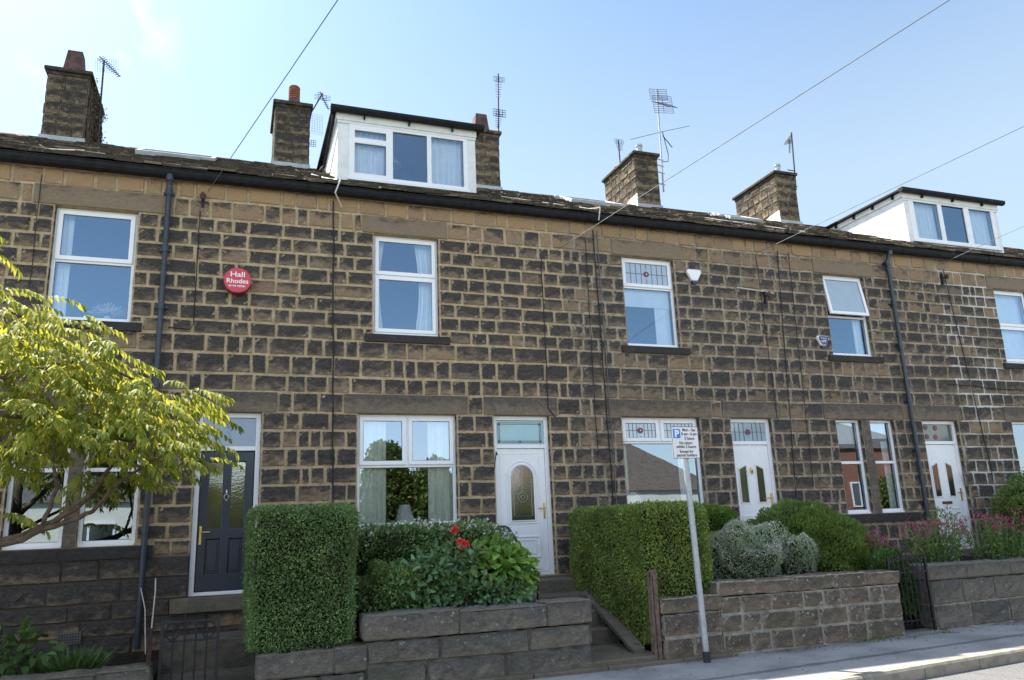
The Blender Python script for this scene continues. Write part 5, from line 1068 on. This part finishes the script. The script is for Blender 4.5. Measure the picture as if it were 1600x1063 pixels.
leafy('leafy_plant', 'big leaved dark plant in the bottom left corner', (-2.2, -1.35, .46), (.55, .35, .34), 260, .14, .08, 'darkleaf', 9, 8, base=.24)
def blades(name, label, c, r, n, h, mat):
    t = thing(name, (c[0], c[1], c[2]), label, 'plant'); a = RNG.uniform(0, 6.28, n); q = RNG.random(n) ** .5; P = np.stack([c[0] + r * q * np.cos(a) * .5, c[1] + r * q * np.sin(a) * .5, np.full(n, c[2])], 1); D = np.stack([np.cos(a) * q * .8, np.sin(a) * q * .8, np.ones(n)], 1); leafmesh('blades', P, D, h, h * .06, mat, t, big=True, curl=.3); return t
blades('grassy_clump', 'clump of bright narrow leaves below the air vent', (-1.45, -1.5, .24), .4, 300, .28, 'darkleaf')
blades('grassy_clump', 'upright narrow leaves among the roses', (2.2, -1.95, .66), .3, 120, .62, 'bigleaf')
shrub('garden_shrub', 'bright loose green shrub between the yellow green hedge and silver bush', 'shrub', (6.75, -1.0, 1.40), (.6, .4, .42), 9000, .05, .022, 'brightshrub', amp=.22, seed=10, stemz=.76, upw=.8)
shrub('silver_bush', 'silvery grey bush with small white flowers above the lichen spotted wall', 'shrub', (6.50, -2.12, 1.10), (.60, .32, .40), 19000, .034, .011, 'silverleaf', amp=.5, seed=11, stemz=.76, upw=.9, extra=[('blossom', 'paleflower', 1700, .024, .022, -.05)])
shrub('silver_bush', 'small pale silvery bush nestled before the large rounded green shrub', 'shrub', (7.38, -2.25, 1.02), (.24, .18, .29), 4500, .032, .011, 'silverleaf', amp=.3, seed=12, stemz=.76, upw=.9, extra=[('blossom', 'paleflower', 220, .022, .02, 0)])
shrub('rounded_shrub', 'large rounded olive green shrub behind the lichen spotted wall', 'shrub', (8.0, -1.6, 1.10), (1.0, .7, .62), 34000, .05, .016, 'moundleaf', amp=.26, seed=13, stemz=.76, upw=1.0)
shrub('rounded_shrub', 'low spreading green shrub leaning toward the iron gate', 'shrub', (8.9, -1.3, .95), (.6, .45, .42), 9000, .05, .018, 'moundleaf', amp=.4, seed=14, stemz=.5, upw=.7)
shrub('wall_shrub', 'large dark green shrub at the right edge before the white pointed house', 'shrub', (14.6, -.95, 1.38), (1.6, .75, .78), 24000, .055, .03, 'moundleaf', amp=.4, seed=15, stemz=.74, upw=.4)
def valerian(label, c, r, n, seed, base=.74):
    t = thing('pink_valerian', (c[0], c[1], base), label, 'flowers', 'clumps of pink flowers by the right gate'); m_ = MB(); P = []; F = []
    for k in range(n):
        a = RNG.uniform(0, 6.28); q = RNG.random() ** .5; b = np.array([c[0] + r[0] * .6 * q * np.cos(a), c[1] + r[1] * .6 * q * np.sin(a), base]); e = np.array([c[0] + r[0] * q * np.cos(a), c[1] + r[1] * q * np.sin(a), c[2] + r[2] * RNG.uniform(-.3, 1)])
        m_.tube([tuple(b), tuple((b + e) / 2 + np.array([0, 0, .03])), tuple(e)], .004, 4)
        for j in range(16): tt = RNG.uniform(.15, .92); P.append(b + (e - b) * tt)
        for j in range(28): F.append(e + RNG.normal(0, 1, 3) * np.array([.035, .035, .022]))
    m_.build('stems', 'roseleaf', t); P = np.array(P); F = np.array(F); leafmesh('leaves', P, RNG.normal(0, 1, P.shape) + np.array([0, 0, .3]), .07, .03, 'moundleaf', t); leafmesh('blossom', F, RNG.normal(0, 1, F.shape), .018, .016, 'pinkflower', t); return t
valerian('pink flower clump rising behind the iron gate top', (9.15, -1.75, 1.16), (.35, .35, .17), 34, 20, .3)
valerian('pink flower clump in front of the letterbox door', (10.35, -1.7, 1.25), (.55, .4, .22), 46, 21)
valerian('dense pink flower clump near the right edge above the cream pointed wall', (11.7, -1.7, 1.25), (.75, .45, .28), 60, 22)
valerian('pink flower clump farthest right in the photo', (13.1, -1.9, 1.2), (.7, .35, .25), 40, 23)
shrub('overgrown_plants', 'green plants crowding behind the bars of the spiked gate', 'plant', (8.86, -2.28, .55), (.36, .22, .5), 9000, .05, .022, 'darkleaf', amp=.2, seed=24, stemz=.1)
leafy('yellow_shrub', 'thin yellow green shrub at the foot of the right downpipe', (11.9, -.6, 1.15), (.3, .3, .5), 700, .07, .025, 'brightshrub', 25, 10, upw=1., cat='shrub', base=.7)
# weeds along the wall foot
n = 900; P = np.stack([RNG.uniform(5, 12, n), np.where(RNG.random(n) < .8, -2.86, -2.7) + RNG.normal(0, .02, n), np.full(n, .0)], 1); k = blob_noise(P, 2.2, 5) > .1
P[:, 1] = np.where(P[:, 0] > 9.2, -2.68 + RNG.normal(0, .02, n), P[:, 1]); tag(leafmesh('weeds', P[k], RNG.normal(0, .5, (k.sum(), 3)) + np.array([0, -.1, .7]), .035, .014, 'moundleaf'), kind='stuff', label='small weeds along the foot of the garden walls', cat='weeds')
# ------------------------------------------------------------------ left tree
t = thing('garden_tree', (-3.3, -3.0, 0), 'sunlit yellow green tree with feathery leaves at the left edge', 'tree')
pads = [(-2.35, 3.92, .62, .20, 1.), (-1.75, 3.58, .62, .2, 1.), (-2.3, 3.45, .8, .25, .8), (-1.35, 3.30, .5, .16, 1.), (-.68, 3.02, .48, .13, 1.1), (-.95, 2.85, .65, .17, 1.), (-1.7, 3.05, .9, .24, .8), (-2.2, 2.75, .75, .26, .55), (-1.35, 2.65, .7, .16, .7), (-.62, 2.52, .38, .14, .9), (-1.05, 2.3, .34, .1, .6), (-2.1, 2.4, .3, .1, .5), (-1.95, 1.9, .16, .04, .5), (-2.62, 4.62, .34, .06, .6), (-3.5, 3.2, .8, .6, .4), (-3.5, 4.5, .5, .25, .5)]
bases = []; dirs = []; tips = []
for (cx, cz, rx, rz, dn) in pads:
    n = int((rx * 1.35) * (rz + .16) * 225 * dn)
    for k in range(n):
        a = random.uniform(0, 6.283); q = random.random() ** .5; u = random.uniform(-1, 1)
        p = (cx + rx * q * math.cos(a), -2.95 + .95 * q * math.sin(a) * min(1, rx / .5), cz + rz * u * .9 - .22 * q * q * rx); bases.append(p)
        dirs.append((math.cos(a) * .8 + .35, math.sin(a) * .8, random.uniform(-.35, .25)))
bases = np.array(bases); dirs = np.array(dirs); dirs /= np.linalg.norm(dirs, axis=1, keepdims=True); nb = len(bases)
Lr = RNG.uniform(.22, .36, nb); P = []; D = []; UU = []; rach = MB()
side = np.cross(dirs, [0, 0, 1.]); side /= np.linalg.norm(side, axis=1, keepdims=True)
for j in range(7):
    tt = (j + 1) / 7.; p = bases + dirs * (Lr * tt)[:, None] + np.array([0, 0, -1.]) * (Lr * .34 * tt * tt)[:, None]
    tang = dirs + np.array([0, 0, -.9]) * tt
    for sg in (-1, 1):
        P.append(p); D.append(side * sg * .8 + tang * .55 + np.array([0, 0, -.45]) + RNG.normal(0, .14, p.shape)); UU.append(np.tile([0, 0, 1.], (nb, 1)) + RNG.normal(0, .25, (nb, 3)))
p = bases + dirs * (Lr)[:, None] + np.array([0, 0, -1.]) * (Lr * .34)[:, None]; P.append(p); D.append(dirs + np.array([0, 0, -.9])); UU.append(np.tile([0, 0, 1.], (nb, 1)))
P = np.concatenate(P); D = np.concatenate(D); UU = np.concatenate(UU); leafmesh('crown', P, D, .094, .034, 'treeleaf', t, big=True, up=UU, fold=.22, curl=.25)
m_ = MB(); trunk = [(-3.35, -3.0, -.1), (-3.3, -3.0, .8), (-3.15, -2.95, 1.5), (-3.2, -2.95, 2.4), (-3.1, -2.95, 3.4)]; m_.tube(trunk, .13, 10, .06); m_.build('trunk', 'bark', t, smooth=True)
def limb(pts, r, r1):
    m_ = MB(); q = []
    for a, b in zip(pts[:-1], pts[1:]):
        a, b = Vector(a), Vector(b)
        for i in range(4): q.append(a.lerp(b, i / 4) + Vector((random.uniform(-.012, .012), random.uniform(-.012, .012), random.uniform(-.012, .012))))
    q.append(Vector(pts[-1])); m_.tube(q, r, 8, r1); m_.build('limb', 'bark', t, smooth=True)
limb([(-3.15, -2.95, 1.25), (-2.5, -3.0, 1.52), (-1.92, -3.0, 1.63), (-1.58, -3.0, 1.76), (-1.27, -3.0, 1.97), (-1.1, -2.9, 2.3), (-.7, -2.9, 2.75)], .05, .012)
limb([(-2.3, -3.02, 1.56), (-1.75, -3.05, 1.66), (-1.42, -3.05, 1.80), (-1.2, -3.02, 1.88), (-.95, -3.0, 2.2), (-.5, -2.9, 2.5)], .035, .01)
limb([(-1.6, -3.0, 1.76), (-1.52, -3.0, 2.1), (-1.6, -2.95, 2.6), (-1.4, -2.9, 3.2)], .022, .008)
limb([(-3.2, -2.95, 2.0), (-2.6, -2.9, 2.7), (-2.0, -2.9, 3.2), (-1.4, -2.9, 3.35), (-.8, -2.95, 3.1)], .045, .01)
limb([(-3.15, -2.95, 3.0), (-2.7, -2.9, 3.6), (-2.2, -2.9, 3.85)], .04, .01); limb([(-3.15, -2.95, 1.8), (-2.6, -2.9, 2.1), (-2.1, -3.0, 2.45), (-1.7, -3, 2.55)], .03, .008)
limb([(-2.7, -2.9, 2.75), (-2.2, -2.7, 2.8), (-1.3, -2.6, 2.85), (-.7, -2.7, 2.6)], .03, .008); limb([(-3.1, -2.95, 3.3), (-2.8, -2.9, 4.3), (-2.5, -2.9, 4.7)], .03, .008)
# ------------------------------------------------------------------ across the street (seen in the window reflections)
def bungalow(x0, x1, y0, y1, zw, zr, wallm, roofm, label, wins, inset=2.5):
    t = thing('bungalow', ((x0 + x1) / 2, (y0 + y1) / 2, 0), label, 'house'); m_ = MB(); m_.box(x0, x1, y0, y1, -.1, zw); m_.build('wall', wallm, t)
    e = .12; ym = (y0 + y1) / 2; v = [(x0 - e, y0 - e, zw), (x1 + e, y0 - e, zw), (x1 + e, y1 + e, zw), (x0 - e, y1 + e, zw), (x0 + inset, ym, zr), (x1 - inset, ym, zr)]
    m_ = MB(); m_.add(v, [(0, 1, 5, 4), (1, 2, 5), (2, 3, 4, 5), (3, 0, 4), (3, 2, 1, 0)]); m_.build('roof', roofm, t)
    for (a, b, c, d) in wins:
        f = MB(); f.plate(a, b, c, d, [(a + .07, (a + b) / 2 - .035, c + .07, d - .07), ((a + b) / 2 + .035, b - .07, c + .07, d - .07)], y1 + .05, y1 + .002); fo = f.build('window', 'white', t); g = MB(); g.quad((a + .05, y1 + .01, c + .05), (b - .05, y1 + .01, c + .05), (b - .05, y1 + .01, d - .05), (a + .05, y1 + .01, d - .05)); g.build('pane', 'door_glass', fo)
    return t
bungalow(9.8, 21.5, -28, -20, 2.95, 5.6, 'cream', 'brown_tile', 'cream bungalow with hipped brown roof across the street', [(14.5, 16.3, 1.0, 2.3), (17.8, 19.4, .9, 2.3)])
bungalow(-12, -2.2, -28, -20, 3.0, 5.2, 'cream', 'grey_tile', 'cream bungalow with grey roof across the street opposite the left tree', [(-9.5, -7.5, .9, 2.3), (-5.5, -3.8, .9, 2.3)])
bungalow(29.5, 36.5, -30, -21, 4.9, 6.9, 'brick', 'grey_tile', 'red brick house across the street at the far right', [(30.2, 31.4, 1.9, 3.2), (33, 35, .9, 2.4)])
def bush_tree(label, x, y, h, r, seed):
    t = thing('street_tree', (x, y, 0), label, 'tree'); m_ = MB()
    for k in range(9): a = k * .7; m_.tube([(x + .1 * math.cos(a), y + .1 * math.sin(a), -.1), (x + r * .3 * math.cos(a), y + r * .3 * math.sin(a), h * .4), (x + r * .7 * math.cos(a), y + r * .7 * math.sin(a), h * .85)], .06, 6, .015)
    m_.build('trunk', 'bark', t); P, d = shell_points(14000, (x, y, h * .55), (r, r, h * .48), .25, seed, .2, .8, 3., -.9); leafmesh('crown', P, RNG.normal(0, 1, P.shape), .17, .10, 'farleaf', t)
bush_tree('bushy yellow green tree opposite the large lower window', 5.2, -16.5, 4.9, .95, 31); bush_tree('lower bushy tree right of the one opposite the large lower window', 6.9, -16.5, 3.95, 1.15, 38); bush_tree('bushy tree across the street opposite the mullioned windows', 29.5, -17.3, 3.1, 1.3, 32); bush_tree('leafy tree across the street opposite the far left windows', -1.2, -17.5, 3.9, 1.3, 33); bush_tree('low tree across the street opposite the dark door', 1.2, -17.5, 4.2, 1.5, 34)
bush_tree('small tree across the street before the brown roofed bungalow', 10.8, -17.5, 3.2, 1.2, 35)
bush_tree('tall tree across the street right of the brown roofed bungalow', 24.8, -21.5, 6.0, 2.3, 36); bush_tree('tree across the street at the far right of the brick house', 39.2, -22, 5.5, 2.2, 37)
n = 2600; xx = RNG.uniform(2.2, 15, n); yy = np.where(xx > 9.2, -2.68, -2.87) - RNG.exponential(.07, n); yy = np.where(RNG.random(n) < .25, RNG.uniform(-4.2, -2.9, n), yy); k = blob_noise(np.stack([xx, yy, yy], 1), 2.6, 8) > -.1
P = np.stack([xx, yy, np.full(n, .006)], 1)[k & (yy < -2.96) | (k & (xx > 5.7))]; D = RNG.normal(0, 1, P.shape); D[:, 2] = .05
tag(leafmesh('leaf_litter', P, D, .022, .014, 'ivy_dead', roll=.1), kind='stuff', label='dry leaf litter and grit along the back of the pavement', cat='leaf litter')
